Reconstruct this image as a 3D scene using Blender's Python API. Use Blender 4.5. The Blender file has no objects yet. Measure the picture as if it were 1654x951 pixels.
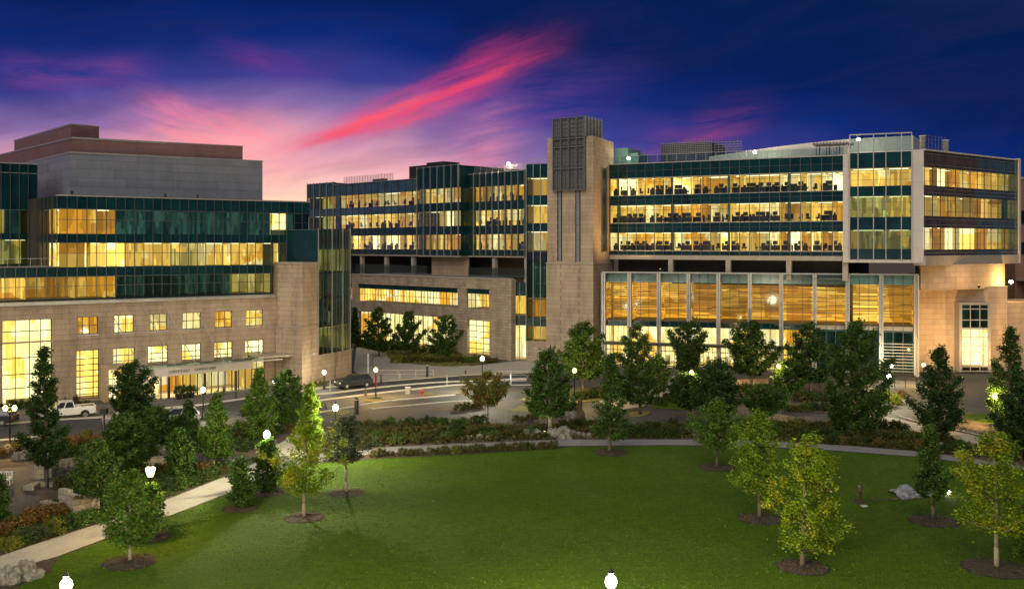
import bpy, math, random
import numpy as np
from mathutils import Vector, Matrix
R = random.Random(7)
sc = bpy.context.scene
col = sc.collection
F, HZ, CX, H = 1580.0, 395.0, 827.0, 18.0     # lens in photo pixels, horizon row, centre column, eye height
rad = math.radians

def G(px, py, z=0.0):
    Y = (H - z) * F / (py - HZ)
    return Vector(((px - CX) * Y / F, Y, z))
def P(px, py, Y):
    return Vector(((px - CX) * Y / F, Y, H - (py - HZ) * Y / F))
def XY(px, Y):
    return ((px - CX) * Y / F, Y)

# ------------------------------------------------------------ materials
def newmat(name):
    m = bpy.data.materials.new(name); m.use_nodes = True
    nt = m.node_tree
    for n in list(nt.nodes): nt.nodes.remove(n)
    out = nt.nodes.new('ShaderNodeOutputMaterial')
    return m, nt, out
def nd(nt, t, **kw):
    n = nt.nodes.new(t)
    for k, v in kw.items():
        if k.startswith('i_'):
            n.inputs[k[2:].replace('_', ' ')].default_value = v
        else: setattr(n, k, v)
    return n
def ramp(nt, fac, stops, interp='LINEAR'):
    r = nt.nodes.new('ShaderNodeValToRGB'); r.color_ramp.interpolation = interp
    e = r.color_ramp.elements
    while len(e) > 1: e.remove(e[-1])
    e[0].position = stops[0][0]; e[0].color = (*stops[0][1], 1)
    for p, c in stops[1:]:
        k = e.new(p); k.color = (*c, 1)
    nt.links.new(fac, r.inputs['Fac'])
    return r.outputs['Color']
def mixc(nt, fac, a, b, mode='MIX'):
    m = nt.nodes.new('ShaderNodeMix'); m.data_type = 'RGBA'; m.blend_type = mode
    for s, v in ((m.inputs[0], fac), (m.inputs[6], a), (m.inputs[7], b)):
        if isinstance(v, (int, float)): s.default_value = v
        elif isinstance(v, tuple): s.default_value = (*v[:3], 1)
        else: nt.links.new(v, s)
    return m.outputs[2]
def mth(nt, op, a, b=None, c=None, clamp=False):
    m = nt.nodes.new('ShaderNodeMath'); m.operation = op; m.use_clamp = clamp
    for i, v in enumerate((a, b, c)):
        if v is None: continue
        if isinstance(v, (int, float)): m.inputs[i].default_value = v
        else: nt.links.new(v, m.inputs[i])
    return m.outputs[0]
def coords(nt, scale=(1, 1, 1), kind='Object'):
    tc = nt.nodes.new('ShaderNodeTexCoord'); mp = nt.nodes.new('ShaderNodeMapping')
    mp.inputs['Scale'].default_value = scale
    nt.links.new(tc.outputs[kind], mp.inputs['Vector'])
    return mp.outputs['Vector']
def noise(nt, vec, s, detail=4, rough=.55):
    n = nt.nodes.new('ShaderNodeTexNoise'); n.inputs['Scale'].default_value = s
    n.inputs['Detail'].default_value = detail; n.inputs['Roughness'].default_value = rough
    nt.links.new(vec, n.inputs['Vector'])
    return n.outputs['Fac']
def plain(name, c, rough=.6, metal=0, var=.25, s=1.5, bump=0, bs=30, spec=.5, kind='Object', c2=None):
    m, nt, out = newmat(name)
    b = nd(nt, 'ShaderNodeBsdfPrincipled', i_Roughness=rough, i_Metallic=metal)
    b.inputs['Specular IOR Level'].default_value = spec
    v = coords(nt, kind=kind)
    n1 = noise(nt, v, s, 6, .65)
    lo = tuple(x * (1 - var) for x in c); hi = tuple(min(1, x * (1 + var)) for x in (c2 or c))
    nt.links.new(ramp(nt, n1, [(.3, lo), (.7, hi)]), b.inputs['Base Color'])
    if bump:
        bp = nd(nt, 'ShaderNodeBump', i_Strength=bump, i_Distance=.05)
        nt.links.new(noise(nt, v, bs, 5), bp.inputs['Height']); nt.links.new(bp.outputs[0], b.inputs['Normal'])
    nt.links.new(b.outputs[0], out.inputs[0])
    return m
def stone(name, c1, c2, mort, bw=1.6, bh=.6, stain=.6, rough=.8, ms=.022, bias=0.0):
    m, nt, out = newmat(name)
    tc = nt.nodes.new('ShaderNodeTexCoord'); sp = nt.nodes.new('ShaderNodeSeparateXYZ')
    nt.links.new(tc.outputs['Object'], sp.inputs[0])
    cb = nt.nodes.new('ShaderNodeCombineXYZ')
    nt.links.new(mth(nt, 'ADD', sp.outputs[0], sp.outputs[1]), cb.inputs[0]); nt.links.new(sp.outputs[2], cb.inputs[1])
    br = nt.nodes.new('ShaderNodeTexBrick')
    br.inputs['Scale'].default_value = 1; br.inputs['Brick Width'].default_value = bw; br.inputs['Row Height'].default_value = bh
    br.inputs['Mortar Size'].default_value = ms; br.inputs['Bias'].default_value = bias
    for k, c in (('Color1', c1), ('Color2', c2), ('Mortar', mort)): br.inputs[k].default_value = (*c, 1)
    nt.links.new(cb.outputs[0], br.inputs['Vector'])
    st = coords(nt, (.5, .5, .12)); n1 = noise(nt, st, 1.3, 6, .7)
    c = mixc(nt, stain, br.outputs['Color'], ramp(nt, n1, [(.3, (.35, .33, .31)), (.55, (1, 1, 1))]), 'MULTIPLY')
    n2 = noise(nt, coords(nt), 6, 5, .7)
    c = mixc(nt, .5, c, ramp(nt, n2, [(.3, (.75, .75, .75)), (.7, (1.15, 1.13, 1.1))]), 'MULTIPLY')
    b = nd(nt, 'ShaderNodeBsdfPrincipled', i_Roughness=rough)
    nt.links.new(c, b.inputs['Base Color'])
    bp = nd(nt, 'ShaderNodeBump', i_Strength=.35, i_Distance=.03)
    nt.links.new(mth(nt, 'MULTIPLY', br.outputs['Fac'], -1), bp.inputs['Height']); nt.links.new(bp.outputs[0], b.inputs['Normal'])
    nt.links.new(b.outputs[0], out.inputs[0])
    return m
def glass(name, tint, refl=.12, rcol=(.8, .9, .95)):
    m, nt, out = newmat(name)
    t = nd(nt, 'ShaderNodeBsdfTransparent', i_Color=(*tint, 1)); g = nd(nt, 'ShaderNodeBsdfGlossy', i_Color=(*rcol, 1), i_Roughness=.03)
    lw = nd(nt, 'ShaderNodeLayerWeight', i_Blend=.3)
    f = mth(nt, 'MULTIPLY_ADD', lw.outputs['Fresnel'], .2, refl, True)
    mx = nt.nodes.new('ShaderNodeMixShader')
    nt.links.new(f, mx.inputs[0]); nt.links.new(t.outputs[0], mx.inputs[1]); nt.links.new(g.outputs[0], mx.inputs[2])
    bp = nd(nt, 'ShaderNodeBump', i_Strength=.04, i_Distance=.05)
    nt.links.new(noise(nt, coords(nt), .9, 2), bp.inputs['Height']); nt.links.new(bp.outputs[0], g.inputs['Normal'])
    nt.links.new(mx.outputs[0], out.inputs[0])
    return m
def lit(name, cols, strength, sx=1.0, sz=.7, lo=.55, v2s=(3.2, 1, .35)):
    """a self-glowing room wall, the lamp light put into its colour, its cupboards, boards and curtains as blocks of tone"""
    m, nt, out = newmat(name)
    v = coords(nt, (sx, sx * .4, sz))
    vo = nt.nodes.new('ShaderNodeTexVoronoi'); vo.distance = 'CHEBYCHEV'; vo.inputs['Scale'].default_value = 1; vo.inputs['Randomness'].default_value = .8
    nt.links.new(v, vo.inputs['Vector'])
    sp = nt.nodes.new('ShaderNodeSeparateColor'); nt.links.new(vo.outputs['Color'], sp.inputs[0])
    n = len(cols)
    c = ramp(nt, sp.outputs[0], [(i / n, k) for i, k in enumerate(cols)], 'CONSTANT')
    v2 = coords(nt, v2s)
    vo2 = nt.nodes.new('ShaderNodeTexVoronoi'); vo2.distance = 'CHEBYCHEV'; vo2.inputs['Scale'].default_value = 1
    nt.links.new(v2, vo2.inputs['Vector'])
    sp2 = nt.nodes.new('ShaderNodeSeparateColor'); nt.links.new(vo2.outputs['Color'], sp2.inputs[0])
    c = mixc(nt, 1.0, c, ramp(nt, sp2.outputs[1], [(0, (lo, lo, lo)), (.45, (1, 1, 1)), (.9, (1.35, 1.45, 1.6))], 'CONSTANT'), 'MULTIPLY')
    oi = nt.nodes.new('ShaderNodeObjectInfo')
    st = mth(nt, 'MULTIPLY_ADD', oi.outputs['Random'], strength * .8, strength * .5)
    e = nt.nodes.new('ShaderNodeEmission'); nt.links.new(c, e.inputs[0]); nt.links.new(st, e.inputs[1])
    nt.links.new(e.outputs[0], out.inputs[0])
    m.cycles.emission_sampling = 'NONE'
    return m
def emit(name, c, s, sampling='NONE'):
    m, nt, out = newmat(name)
    e = nt.nodes.new('ShaderNodeEmission'); e.inputs[0].default_value = (*c, 1); e.inputs[1].default_value = s
    nt.links.new(e.outputs[0], out.inputs[0]); m.cycles.emission_sampling = sampling
    return m
def globe_mat(name, c, s):
    m, nt, out = newmat(name)
    e = nt.nodes.new('ShaderNodeEmission'); e.inputs[0].default_value = (*c, 1); e.inputs[1].default_value = s
    t = nt.nodes.new('ShaderNodeBsdfTransparent'); a = nt.nodes.new('ShaderNodeAddShader')
    nt.links.new(e.outputs[0], a.inputs[0]); nt.links.new(t.outputs[0], a.inputs[1]); nt.links.new(a.outputs[0], out.inputs[0])
    m.cycles.emission_sampling = 'NONE'
    return m
def leafmat(name, c1, c2, c3=None, trans=.25):
    m, nt, out = newmat(name)
    ge = nt.nodes.new('ShaderNodeNewGeometry'); v = coords(nt)
    n1 = noise(nt, v, 1.3, 3, .6)
    c = ramp(nt, n1, [(.35, c1), (.62, c2)])
    if c3:
        n2 = noise(nt, v, .7, 2, .6)
        c = mixc(nt, ramp(nt, n2, [(.5, (0, 0, 0)), (.68, (1, 1, 1))]), c, c3)
    c = mixc(nt, 1.0, c, ramp(nt, ge.outputs['Random Per Island'], [(0, (.55, .55, .55)), (1, (1.45, 1.45, 1.3))]), 'MULTIPLY')
    d = nd(nt, 'ShaderNodeBsdfPrincipled', i_Roughness=.55); d.inputs['Specular IOR Level'].default_value = .25
    t = nt.nodes.new('ShaderNodeBsdfTranslucent')
    nt.links.new(c, d.inputs['Base Color']); nt.links.new(c, t.inputs[0])
    mx = nt.nodes.new('ShaderNodeMixShader'); mx.inputs[0].default_value = trans
    nt.links.new(d.outputs[0], mx.inputs[1]); nt.links.new(t.outputs[0], mx.inputs[2]); nt.links.new(mx.outputs[0], out.inputs[0])
    return m

M = {}
M['stone'] = stone('limestone', (.42, .325, .23), (.355, .275, .195), (.21, .16, .115))
M['stone_rough'] = stone('coursed limestone', (.40, .32, .23), (.30, .235, .17), (.15, .115, .08), 1.2, .45, .6)
M['stone_pale'] = stone('pale stone panels', (.45, .335, .22), (.39, .285, .185), (.25, .175, .11), 2.2, .75, .4)
M['panel'] = stone('grey metal panels', (.20, .215, .25), (.17, .185, .22), (.08, .085, .10), 4.0, 1.1, .3, .5, .02)
M['panel_brown'] = stone('brown ribbed panels', (.19, .098, .09), (.165, .085, .08), (.10, .055, .05), 4.5, .6, .3, .6, .015)
M['white_panel'] = stone('white metal panels', (.52, .48, .44), (.49, .455, .42), (.30, .28, .26), 1.6, 2.2, .2, .45, .012)
M['brick_far'] = stone('brown brick', (.26, .14, .09), (.22, .12, .08), (.16, .10, .07), .8, .3)
M['spandrel'] = plain('dark teal spandrel glass', (.005, .030, .032), .12, 0, .5, .35, spec=.45)
M['spandrel_brown'] = plain('brown spandrel glass', (.07, .05, .028), .12, 0, .5, .35, spec=.6)
M['spandrel_blue'] = plain('blue grey spandrel glass', (.04, .075, .095), .1, 0, .5, .35, spec=.6)
M['teal_glass'] = plain('pale teal fritted glass', (.10, .20, .19), .15, 0, .3, .5, spec=.6)
M['metal'] = plain('grey aluminium', (.34, .33, .31), .4, .5, .12)
M['metal_dark'] = plain('dark bronze metal', (.035, .035, .032), .45, .4, .2)
M['mullion'] = plain('dark grey mullion metal', (.075, .085, .085), .4, .5, .15)
M['mullion_pale'] = plain('pale mullion metal', (.30, .31, .30), .4, .4, .15)
M['white_paint'] = plain('white painted metal', (.62, .62, .60), .45, 0, .1)
M['dark'] = plain('dark core cladding', (.035, .032, .028), .85, 0, .25)  # plain dark base colour for cores and recess walls
M['roofing'] = plain('roof membrane', (.16, .16, .16), .9, 0, .2)
M['soffit'] = plain('pale concrete edge', (.34, .29, .23), .7, 0, .15)
M['lattice_back'] = plain('grey lattice glass', (.10, .11, .118), .3, 0, .25, .6)
M['grille'] = plain('grey metal grille', (.20, .20, .195), .45, .6, .15)
M['silhouette'] = plain('dark office plastic', (.02, .02, .018), .6, 0, .3)
M['glass'] = glass('clear glass', (.92, .96, .90), .02)
M['glass_teal'] = glass('teal tinted glass', (.66, .74, .62), .035)
M['glass_dark'] = glass('dark tinted glass', (.50, .58, .48), .05)
M['glass_rail'] = glass('railing glass', (.75, .85, .84), .10)
CR = (1.0, .56, .10); AM = (.85, .36, .03); WH = (1.0, .74, .30); OR = (.66, .28, .04); OL = (.46, .34, .09); BR = (.30, .17, .04)
M['lit_cream'] = lit('glowing office wall', [CR, WH, CR, AM, CR], .95, .4, .25, .72)  # room walls emit by themselves: lamp light put into their colour
M['lit_white'] = lit('brightly glowing room wall', [(1, .82, .42), WH, CR, (1, .80, .38)], 1.9, .5, .4, .8)
M['lit_amber'] = lit('amber glowing room wall', [AM, OR, CR, AM], .8, .4, .25, .7)
M['lit_olive'] = lit('dimly glowing room wall', [OL, (.62, .47, .15), OL, CR], .9, .6, .4)
M['lit_teal'] = lit('faintly glowing teal room wall', [(.035, .085, .075), (.022, .055, .052), (.05, .11, .10), (.07, .15, .14)], .75, .8, .2)  # wall of an unlit room, given a faint teal glow of its own
M['lit_hall'] = lit('amber wood lined hall wall', [(.85, .36, .04), (.62, .23, .025), (.95, .46, .07), (.60, .24, .02)], 1.35, .3, .3, .55, (.22, 1, 3.4))
M['lit_lobby'] = lit('bright lobby wall', [WH, CR, (1, .80, .42), AM], 1.45, .5, .3, .7)
M['lit_floor'] = plain('office carpet', (.16, .12, .07), .9)
M['lit_ceiling'] = emit('glowing office ceiling', (1.0, .66, .20), .42)  # ceiling glows by itself in place of light from the strips
M['lit_strip'] = emit('ceiling light', (1.0, .90, .62), 3.2)
M['room_part'] = plain('office partition', (.45, .33, .17), .8)
M['slat'] = plain('wood louvre slats', (.30, .15, .035), .5, 0, .3)
M['asphalt'] = plain('worn asphalt', (.036, .038, .043), .75, 0, .5, .5, .5, 40)
M['concrete'] = stone('paving concrete', (.135, .128, .112), (.11, .105, .092), (.06, .057, .05), 4.0, 4.0, .5, .85, .02)
M['concrete_path'] = stone('path concrete', (.38, .355, .29), (.36, .335, .275), (.22, .20, .17), 3.0, 3.0, .3, .85, .012)
M['concrete_grey'] = stone('grey path concrete', (.21, .21, .205), (.195, .195, .19), (.10, .10, .10), 3.0, 3.0, .3, .85, .012)
M['kerb'] = plain('kerb concrete', (.42, .40, .35), .8, 0, .12)
M['paint'] = plain('road paint', (.55, .55, .52), .7, 0, .12, 3)
M['mulch'] = plain('bark mulch', (.040, .026, .014), .95, 0, .6, 5, 1.0, 18)
M['edge'] = plain('dark cut soil edge', (.016, .012, .008), .95, 0, .4, 4)
M['soil'] = plain('garden soil', (.075, .052, .032), .95, 0, .5, .8, .8, 9)
M['dry_grass'] = plain('straw coloured grass', (.14, .125, .035), .95, 0, .4, 1.2, .6, 20)
M['bark'] = plain('grey brown bark', (.10, .075, .05), .9, 0, .35, 6, .5, 20)
M['bark_pale'] = plain('pale smooth bark', (.24, .20, .14), .85, 0, .3, 5, .4, 20)
M['rock'] = plain('grey garden rock', (.15, .14, .115), .9, 0, .7, 2.5, 1.0, 4)
M['rock_wall'] = stone('rough stone seat wall', (.36, .32, .24), (.28, .25, .18), (.14, .12, .09), .8, .4, .6)
M['black'] = plain('black painted steel', (.015, .017, .016), .4, .3, .2)
M['green_pole'] = plain('dark green pole paint', (.02, .035, .028), .4, .3, .2)
M['red'] = plain('red cloth and paint', (.32, .03, .015), .6, 0, .2)
M['globe_white'] = globe_mat('white lamp globe', (1, .96, .84), 6)
M['globe_warm'] = globe_mat('warm lamp globe', (1, .66, .22), 2.6)
# lawn: mottled grass, mowing grain as real colour and bump
def lawn_mat():
    m, nt, out = newmat('mown lawn grass')
    v = coords(nt); b = nd(nt, 'ShaderNodeBsdfPrincipled', i_Roughness=.9); b.inputs['Specular IOR Level'].default_value = .15
    n1 = noise(nt, v, .15, 3, .5); n2 = noise(nt, v, 3.0, 6, .75); n3 = noise(nt, coords(nt, (1, 3.5, 1)), .8, 4, .65)
    c = ramp(nt, n1, [(.3, (.047, .098, .002)), (.55, (.056, .112, .003)), (.75, (.066, .122, .004))])
    c = mixc(nt, 1, c, ramp(nt, n2, [(.25, (.62, .68, .6)), (.75, (1.32, 1.25, 1.2))]), 'MULTIPLY')
    c = mixc(nt, 1, c, ramp(nt, n3, [(.3, (.74, .78, .7)), (.7, (1.2, 1.15, 1.2))]), 'MULTIPLY')
    nt.links.new(c, b.inputs['Base Color'])
    bp = nd(nt, 'ShaderNodeBump', i_Strength=.9, i_Distance=.12)
    nt.links.new(noise(nt, v, 5, 6, .8), bp.inputs['Height']); nt.links.new(bp.outputs[0], b.inputs['Normal'])
    nt.links.new(b.outputs[0], out.inputs[0]); return m
M['lawn'] = lawn_mat()
M['leaf_dark'] = leafmat('dark green leaves', (.018, .046, .010), (.042, .09, .016))
M['leaf_green'] = leafmat('green leaves', (.045, .10, .010), (.095, .18, .018))
M['leaf_mid'] = leafmat('mid green leaves', (.028, .072, .011), (.065, .13, .018))
M['leaf_yellow'] = leafmat('yellow green leaves', (.10, .18, .006), (.19, .27, .010), (.30, .27, .012), .35)
M['leaf_lime'] = leafmat('lime green leaves', (.10, .19, .012), (.18, .26, .018), None, .35)
M['leaf_turn'] = leafmat('turning leaves', (.09, .12, .02), (.15, .15, .03), (.20, .10, .02))
M['leaf_grey'] = leafmat('grey green leaves', (.05, .07, .04), (.085, .105, .055))
M['shrub_dark'] = leafmat('dark shrub leaves', (.018, .042, .008), (.04, .075, .012))
M['shrub_olive'] = leafmat('olive shrub leaves', (.045, .058, .012), (.085, .085, .018), (.10, .065, .018))
M['shrub_rust'] = leafmat('rust gold shrub leaves', (.13, .085, .022), (.20, .12, .03), (.17, .07, .02))
M['shrub_green'] = leafmat('green shrub leaves', (.035, .085, .012), (.075, .13, .02))
M['shrub_gold'] = leafmat('yellow green shrub leaves', (.10, .12, .012), (.16, .17, .018))

# ------------------------------------------------------------ mesh tools
class MB:
    def __init__(s): s.v = []; s.f = []
    def quad(s, a, b, c, d):
        n = len(s.v); s.v += [tuple(a), tuple(b), tuple(c), tuple(d)]; s.f.append((n, n+1, n+2, n+3))
    def box(s, x0, x1, y0, y1, z0, z1):
        n = len(s.v)
        s.v += [(x0,y0,z0),(x1,y0,z0),(x1,y1,z0),(x0,y1,z0),(x0,y0,z1),(x1,y0,z1),(x1,y1,z1),(x0,y1,z1)]
        s.f += [(n,n+3,n+2,n+1),(n+4,n+5,n+6,n+7),(n,n+1,n+5,n+4),(n+1,n+2,n+6,n+5),(n+2,n+3,n+7,n+6),(n+3,n,n+4,n+7)]
        return s
    def prism(s, pts, z0, z1):
        n = len(s.v); k = len(pts)
        s.v += [(p[0], p[1], z0) for p in pts] + [(p[0], p[1], z1) for p in pts]
        s.f.append(tuple(range(n+k-1, n-1, -1))); s.f.append(tuple(range(n+k, n+2*k)))
        for i in range(k):
            j = (i+1) % k; s.f.append((n+i, n+j, n+k+j, n+k+i))
        return s
    def tube(s, p, q, r0, r1=None, n=8, caps=True):
        r1 = r0 if r1 is None else r1
        p = Vector(p); q = Vector(q); d = (q-p)
        if d.length < 1e-6: return s
        d.normalize(); a = d.orthogonal().normalized(); b = d.cross(a); k = len(s.v)
        for c, r in ((p, r0), (q, r1)):
            for i in range(n):
                t = 2*math.pi*i/n; s.v.append(tuple(c + a*(r*math.cos(t)) + b*(r*math.sin(t))))
        for i in range(n):
            j = (i+1) % n; s.f.append((k+i, k+j, k+n+j, k+n+i))
        if caps: s.f.append(tuple(range(k+n-1, k-1, -1))); s.f.append(tuple(range(k+n, k+2*n)))
        return s
    def path(s, pts, rs, n=7):
        for i in range(len(pts)-1): s.tube(pts[i], pts[i+1], rs[i], rs[i+1], n)
        return s
    def lathe(s, prof, n=14, c=(0, 0, 0)):
        k = len(s.v); m = len(prof)
        for (r, z) in prof:
            for i in range(n):
                t = 2*math.pi*i/n; s.v.append((c[0]+r*math.cos(t), c[1]+r*math.sin(t), c[2]+z))
        for a in range(m-1):
            for i in range(n):
                j = (i+1) % n; s.f.append((k+a*n+i, k+a*n+j, k+(a+1)*n+j, k+(a+1)*n+i))
        s.f.append(tuple(range(k+n-1, k-1, -1))); s.f.append(tuple(range(k+(m-1)*n, k+m*n)))
        return s
    def mesh(s, name, mat):
        me = bpy.data.meshes.new(name); me.from_pydata(s.v, [], s.f); me.materials.append(mat); me.update(); return me
    def build(s, name, mat, parent=None, fr=None, smooth=False, loc=None):
        me = s.mesh(name, mat)
        if smooth: me.polygons.foreach_set('use_smooth', [True]*len(me.polygons))
        return put(name, me, parent, fr, loc)
ROOT = {}
def put(name, me, parent=None, fr=None, loc=None):
    o = bpy.data.objects.new(name, me); col.objects.link(o)
    if fr is not None:
        p = Vector((fr.ax, fr.ay, 0)) if loc is None else fr.pt(*loc)
        if parent is not None: p = p - parent.location
        o.location = p; o.rotation_euler = (0, 0, fr.ang)
    elif parent is not None:
        # world coordinate mesh under a thing: undo the thing's own place
        if loc is None and not parent.get('_sub') : o.location = -parent.location
        elif loc is not None: o.location = Vector(loc)
    elif loc is not None: o.location = Vector(loc)
    if parent is not None: o.parent = parent
    return o
def sub(name, mb, mat, part, smooth=False):            # piece of a part, drawn in the part's own coordinates
    me = mb.mesh(name, mat)
    if smooth: me.polygons.foreach_set('use_smooth', [True]*len(me.polygons))
    o = bpy.data.objects.new(name, me); col.objects.link(o); o.parent = part; return o
def loc_part(name, mb, mat, root, smooth=False): return sub(name, mb, mat, root, smooth)
def thing(name, label, cat, loc=(0, 0, 0), rz=0, group=None):
    o = bpy.data.objects.new(name, None); col.objects.link(o); o.empty_display_size = .3
    o.location = loc; o.rotation_euler = (0, 0, rz); o['label'] = label; o['category'] = cat
    if group: o['group'] = group
    return o
def tag(o, label, cat, group=None):
    o['label'] = label; o['category'] = cat
    if group: o['group'] = group
    return o
def dup(root, loc, rz=None, label=None, scale=None, group=None):
    r = root.copy(); col.objects.link(r); r.location = loc
    if rz is not None: r.rotation_euler = (0, 0, rz)
    if scale is not None: r.scale = scale if hasattr(scale, '__len__') else (scale,)*3
    if label: r['label'] = label
    if group: r['group'] = group
    for ch in list(root.children):
        c = ch.copy(); col.objects.link(c); c.parent = r
        for g in ch.children:
            d = g.copy(); col.objects.link(d); d.parent = c
    return r
class Fr:
    """facade frame: x runs along the wall, y into the building, z up"""
    def __init__(s, A, B):
        s.ax, s.ay = A; dx, dy = B[0]-A[0], B[1]-A[1]; s.L = math.hypot(dx, dy)
        s.dx, s.dy = dx/s.L, dy/s.L; s.ang = math.atan2(dy, dx)
    def pt(s, u, y, z): return Vector((s.ax + u*s.dx - y*s.dy, s.ay + u*s.dy + y*s.dx, z))
    def off(s, y):
        a = s.pt(0, y, 0); b = s.pt(s.L, y, 0); return Fr((a.x, a.y), (b.x, b.y))
    def u(s, px):
        k = (px-CX)/F; return (k*s.ay - s.ax)/(s.dx - k*s.dy)
    def z(s, px, py): return H - (py-HZ)*(s.ay + s.u(px)*s.dy)/F
    def p2(s, u, y): p = s.pt(u, y, 0); return (p.x, p.y)

def holes_wall(fr, u0, u1, z0, z1, holes, depth=.35):
    mb = MB()
    us = sorted({u0, u1, *[h[0] for h in holes], *[h[1] for h in holes]}); zs = sorted({z0, z1, *[h[2] for h in holes], *[h[3] for h in holes]})
    us = [u for u in us if u0 <= u <= u1]; zs = [z for z in zs if z0 <= z <= z1]
    for a, b in zip(us, us[1:]):
        for c, d in zip(zs, zs[1:]):
            um, zm = (a+b)/2, (c+d)/2
            if any(h[0] < um < h[1] and h[2] < zm < h[3] for h in holes): continue
            mb.quad((a, 0, c), (b, 0, c), (b, 0, d), (a, 0, d))
    for (a, b, c, d) in holes:
        mb.quad((a, 0, c), (a, depth, c), (a, depth, d), (a, 0, d)); mb.quad((b, depth, c), (b, 0, c), (b, 0, d), (b, depth, d))
        mb.quad((a, 0, d), (a, depth, d), (b, depth, d), (b, 0, d)); mb.quad((a, depth, c), (a, 0, c), (b, 0, c), (b, depth, c))
    mb.quad((u0, 0, z1), (u1, 0, z1), (u1, depth*2, z1), (u0, depth*2, z1))
    mb.quad((u0, depth*2, z0), (u0, 0, z0), (u0, 0, z1), (u0, depth*2, z1)); mb.quad((u1, 0, z0), (u1, depth*2, z0), (u1, depth*2, z1), (u1, 0, z1))
    return mb
_wm = {}
def pane(root, fr, u0, u1, z0, z1, y=0.0, mat='glass', name='window'):
    k = (round(u1-u0, 3), round(z1-z0, 3), mat)
    if k not in _wm: _wm[k] = MB().box(0, u1-u0, 0, .02, 0, z1-z0).mesh(name, M[mat])
    return put(name, _wm[k], root, fr, (u0, y, z0))
def window(root, fr, u0, u1, z0, z1, y, cols, rows, mat='glass', fm='mullion_pale', bar=.06, name='window', side=None):
    o = pane(root, fr, u0, u1, z0, z1, y, mat, name)
    w, h = u1-u0, z1-z0; mb = MB(); e = .035
    xs = [w*c for c in cols] if isinstance(cols, (list, tuple)) else [w*i/cols for i in range(1, cols)]
    zs = [h*c for c in rows] if isinstance(rows, (list, tuple)) else [h*i/rows for i in range(1, rows)]
    mb.box(0, bar, -e, -.002, 0, h).box(w-bar, w, -e, -.002, 0, h).box(bar, w-bar, -e, -.002, 0, bar).box(bar, w-bar, -e, -.002, h-bar, h)
    for x in xs: mb.box(x-bar/2, x+bar/2, -e-.01, -.003, bar, h-bar)
    for z in zs: mb.box(bar, w-bar, -e, -.004, z-bar/2, z+bar/2)
    sub('frame', mb, M[fm], o); return o
def room(root, fr, u0, u1, z0, z1, y0, depth, wall, ceil=True, left=True):
    """one room behind the glass: self-glowing walls and ceiling, floor, light strips"""
    mb = MB(); y1 = y0+depth
    mb.quad((u0, y1, z0), (u1, y1, z0), (u1, y1, z1), (u0, y1, z1))
    mb.quad((u0, y0, z0), (u0, y1, z0), (u0, y1, z1), (u0, y0, z1)); mb.quad((u1, y1, z0), (u1, y0, z0), (u1, y0, z1), (u1, y1, z1))
    o = mb.build('room_wall', M[wall], root, fr)
    fl = MB().box(u0, u1, y0, y1, z0-.12, z0-.002); sub('room_floor', fl, M['lit_floor'], o)
    lit_ = wall not in ('lit_teal',)
    sub('ceiling', MB().box(u0, u1, y0, y1, z1+.002, z1+.1), M['lit_ceiling'] if lit_ else M['lit_teal'], o)
    if ceil and lit_ and u1-u0 > 1.2:
        c = MB(); n = max(1, int((u1-u0)/2.4))
        c.box(u0+.4, u1-.4, y0+depth*.35, y0+depth*.35+.28, z1-.06, z1-.01)
        sub('ceiling_light', c, M['lit_strip'], o)
    return o
def mullions(root, fr, us, z0, z1, y, w=.07, d=.14, mat='mullion', name='mullion'):
    me = MB().box(-w/2, w/2, -d, 0, 0, z1-z0).mesh(name, M[mat])
    for u in us: put(name, me, root, fr, (u, y, z0))
def bar(root, fr, u0, u1, z0, z1, y0, y1, mat, name): return MB().box(u0, u1, y0, y1, z0, z1).build(name, M[mat], root, fr)
def rooms_row(root, fr, us, z0, z1, y0, pick, rnd, kmin=2, kmax=4, dmin=3.5, dmax=6.5):
    i = 0
    while i < len(us)-1:
        k = min(rnd.randint(kmin, kmax), len(us)-1-i)
        w = pick(i)
        k2 = 1
        while k2 < k and (pick(i+k2) == w or pick(i+k2) is True): k2 += 1
        room(root, fr, us[i]+.03, us[i+k2]-.03, z0, z1, y0, rnd.uniform(dmin, dmax), w); i += k2
# ============================================================ LEFT OFFICE BUILDING
rb = random.Random(11)
YL = lambda px: 1/(.009356 - 3.12e-6*px)
FL = Fr(XY(-70, YL(-70)), XY(456, YL(456)))
left = thing('office_building', 'office building at left, dark teal glass floors over a pale stone front with entrance awning', 'building', (FL.ax, FL.ay, 0))
zf = lambda py, px: FL.z(px, py)
hl = []          # openings of the stone front
hl.append((FL.u(-62), FL.u(-6), 0.3, zf(515, 60)))
hl.append((FL.u(3), FL.u(84), 0.25, zf(515, 60)))
ups = [(125.5, 158.5), (184.5, 216.5), (241.5, 270.5), (295, 324.5), (347.5, 375), (397.5, 425)]
zu0, zu1 = zf(540, 142), zf(511, 142)
los = [(123, 160.5), (182, 218), (239, 271.5), (294, 325), (346, 376), (396, 426)]
zl1 = zf(565, 142)
for i, (a, b) in enumerate(ups): hl.append((FL.u(a), FL.u(b), zu0, zu1))
for i, (a, b) in enumerate(los): hl.append((FL.u(a), FL.u(b), .3 if i == 0 else 3.72, zl1))
hl.append((FL.u(256), FL.u(404), 0.05, 2.6))       # behind the lobby
hl.append((FL.u(407), FL.u(428), 0.1, 3.7))
zc = 11.6
holes_wall(FL, 0, FL.L, 0, zc-.35, hl, .4).build('stone_wall', M['stone'], left, FL)
MB().box(-.3, FL.L+.2, -.28, 1.6, zc-.35, zc).build('cornice', M['metal'], left, FL)
MB().box(0, FL.L, -.06, 0, 7.1, 7.28).build('string_course', M['stone'], left, FL)
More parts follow.
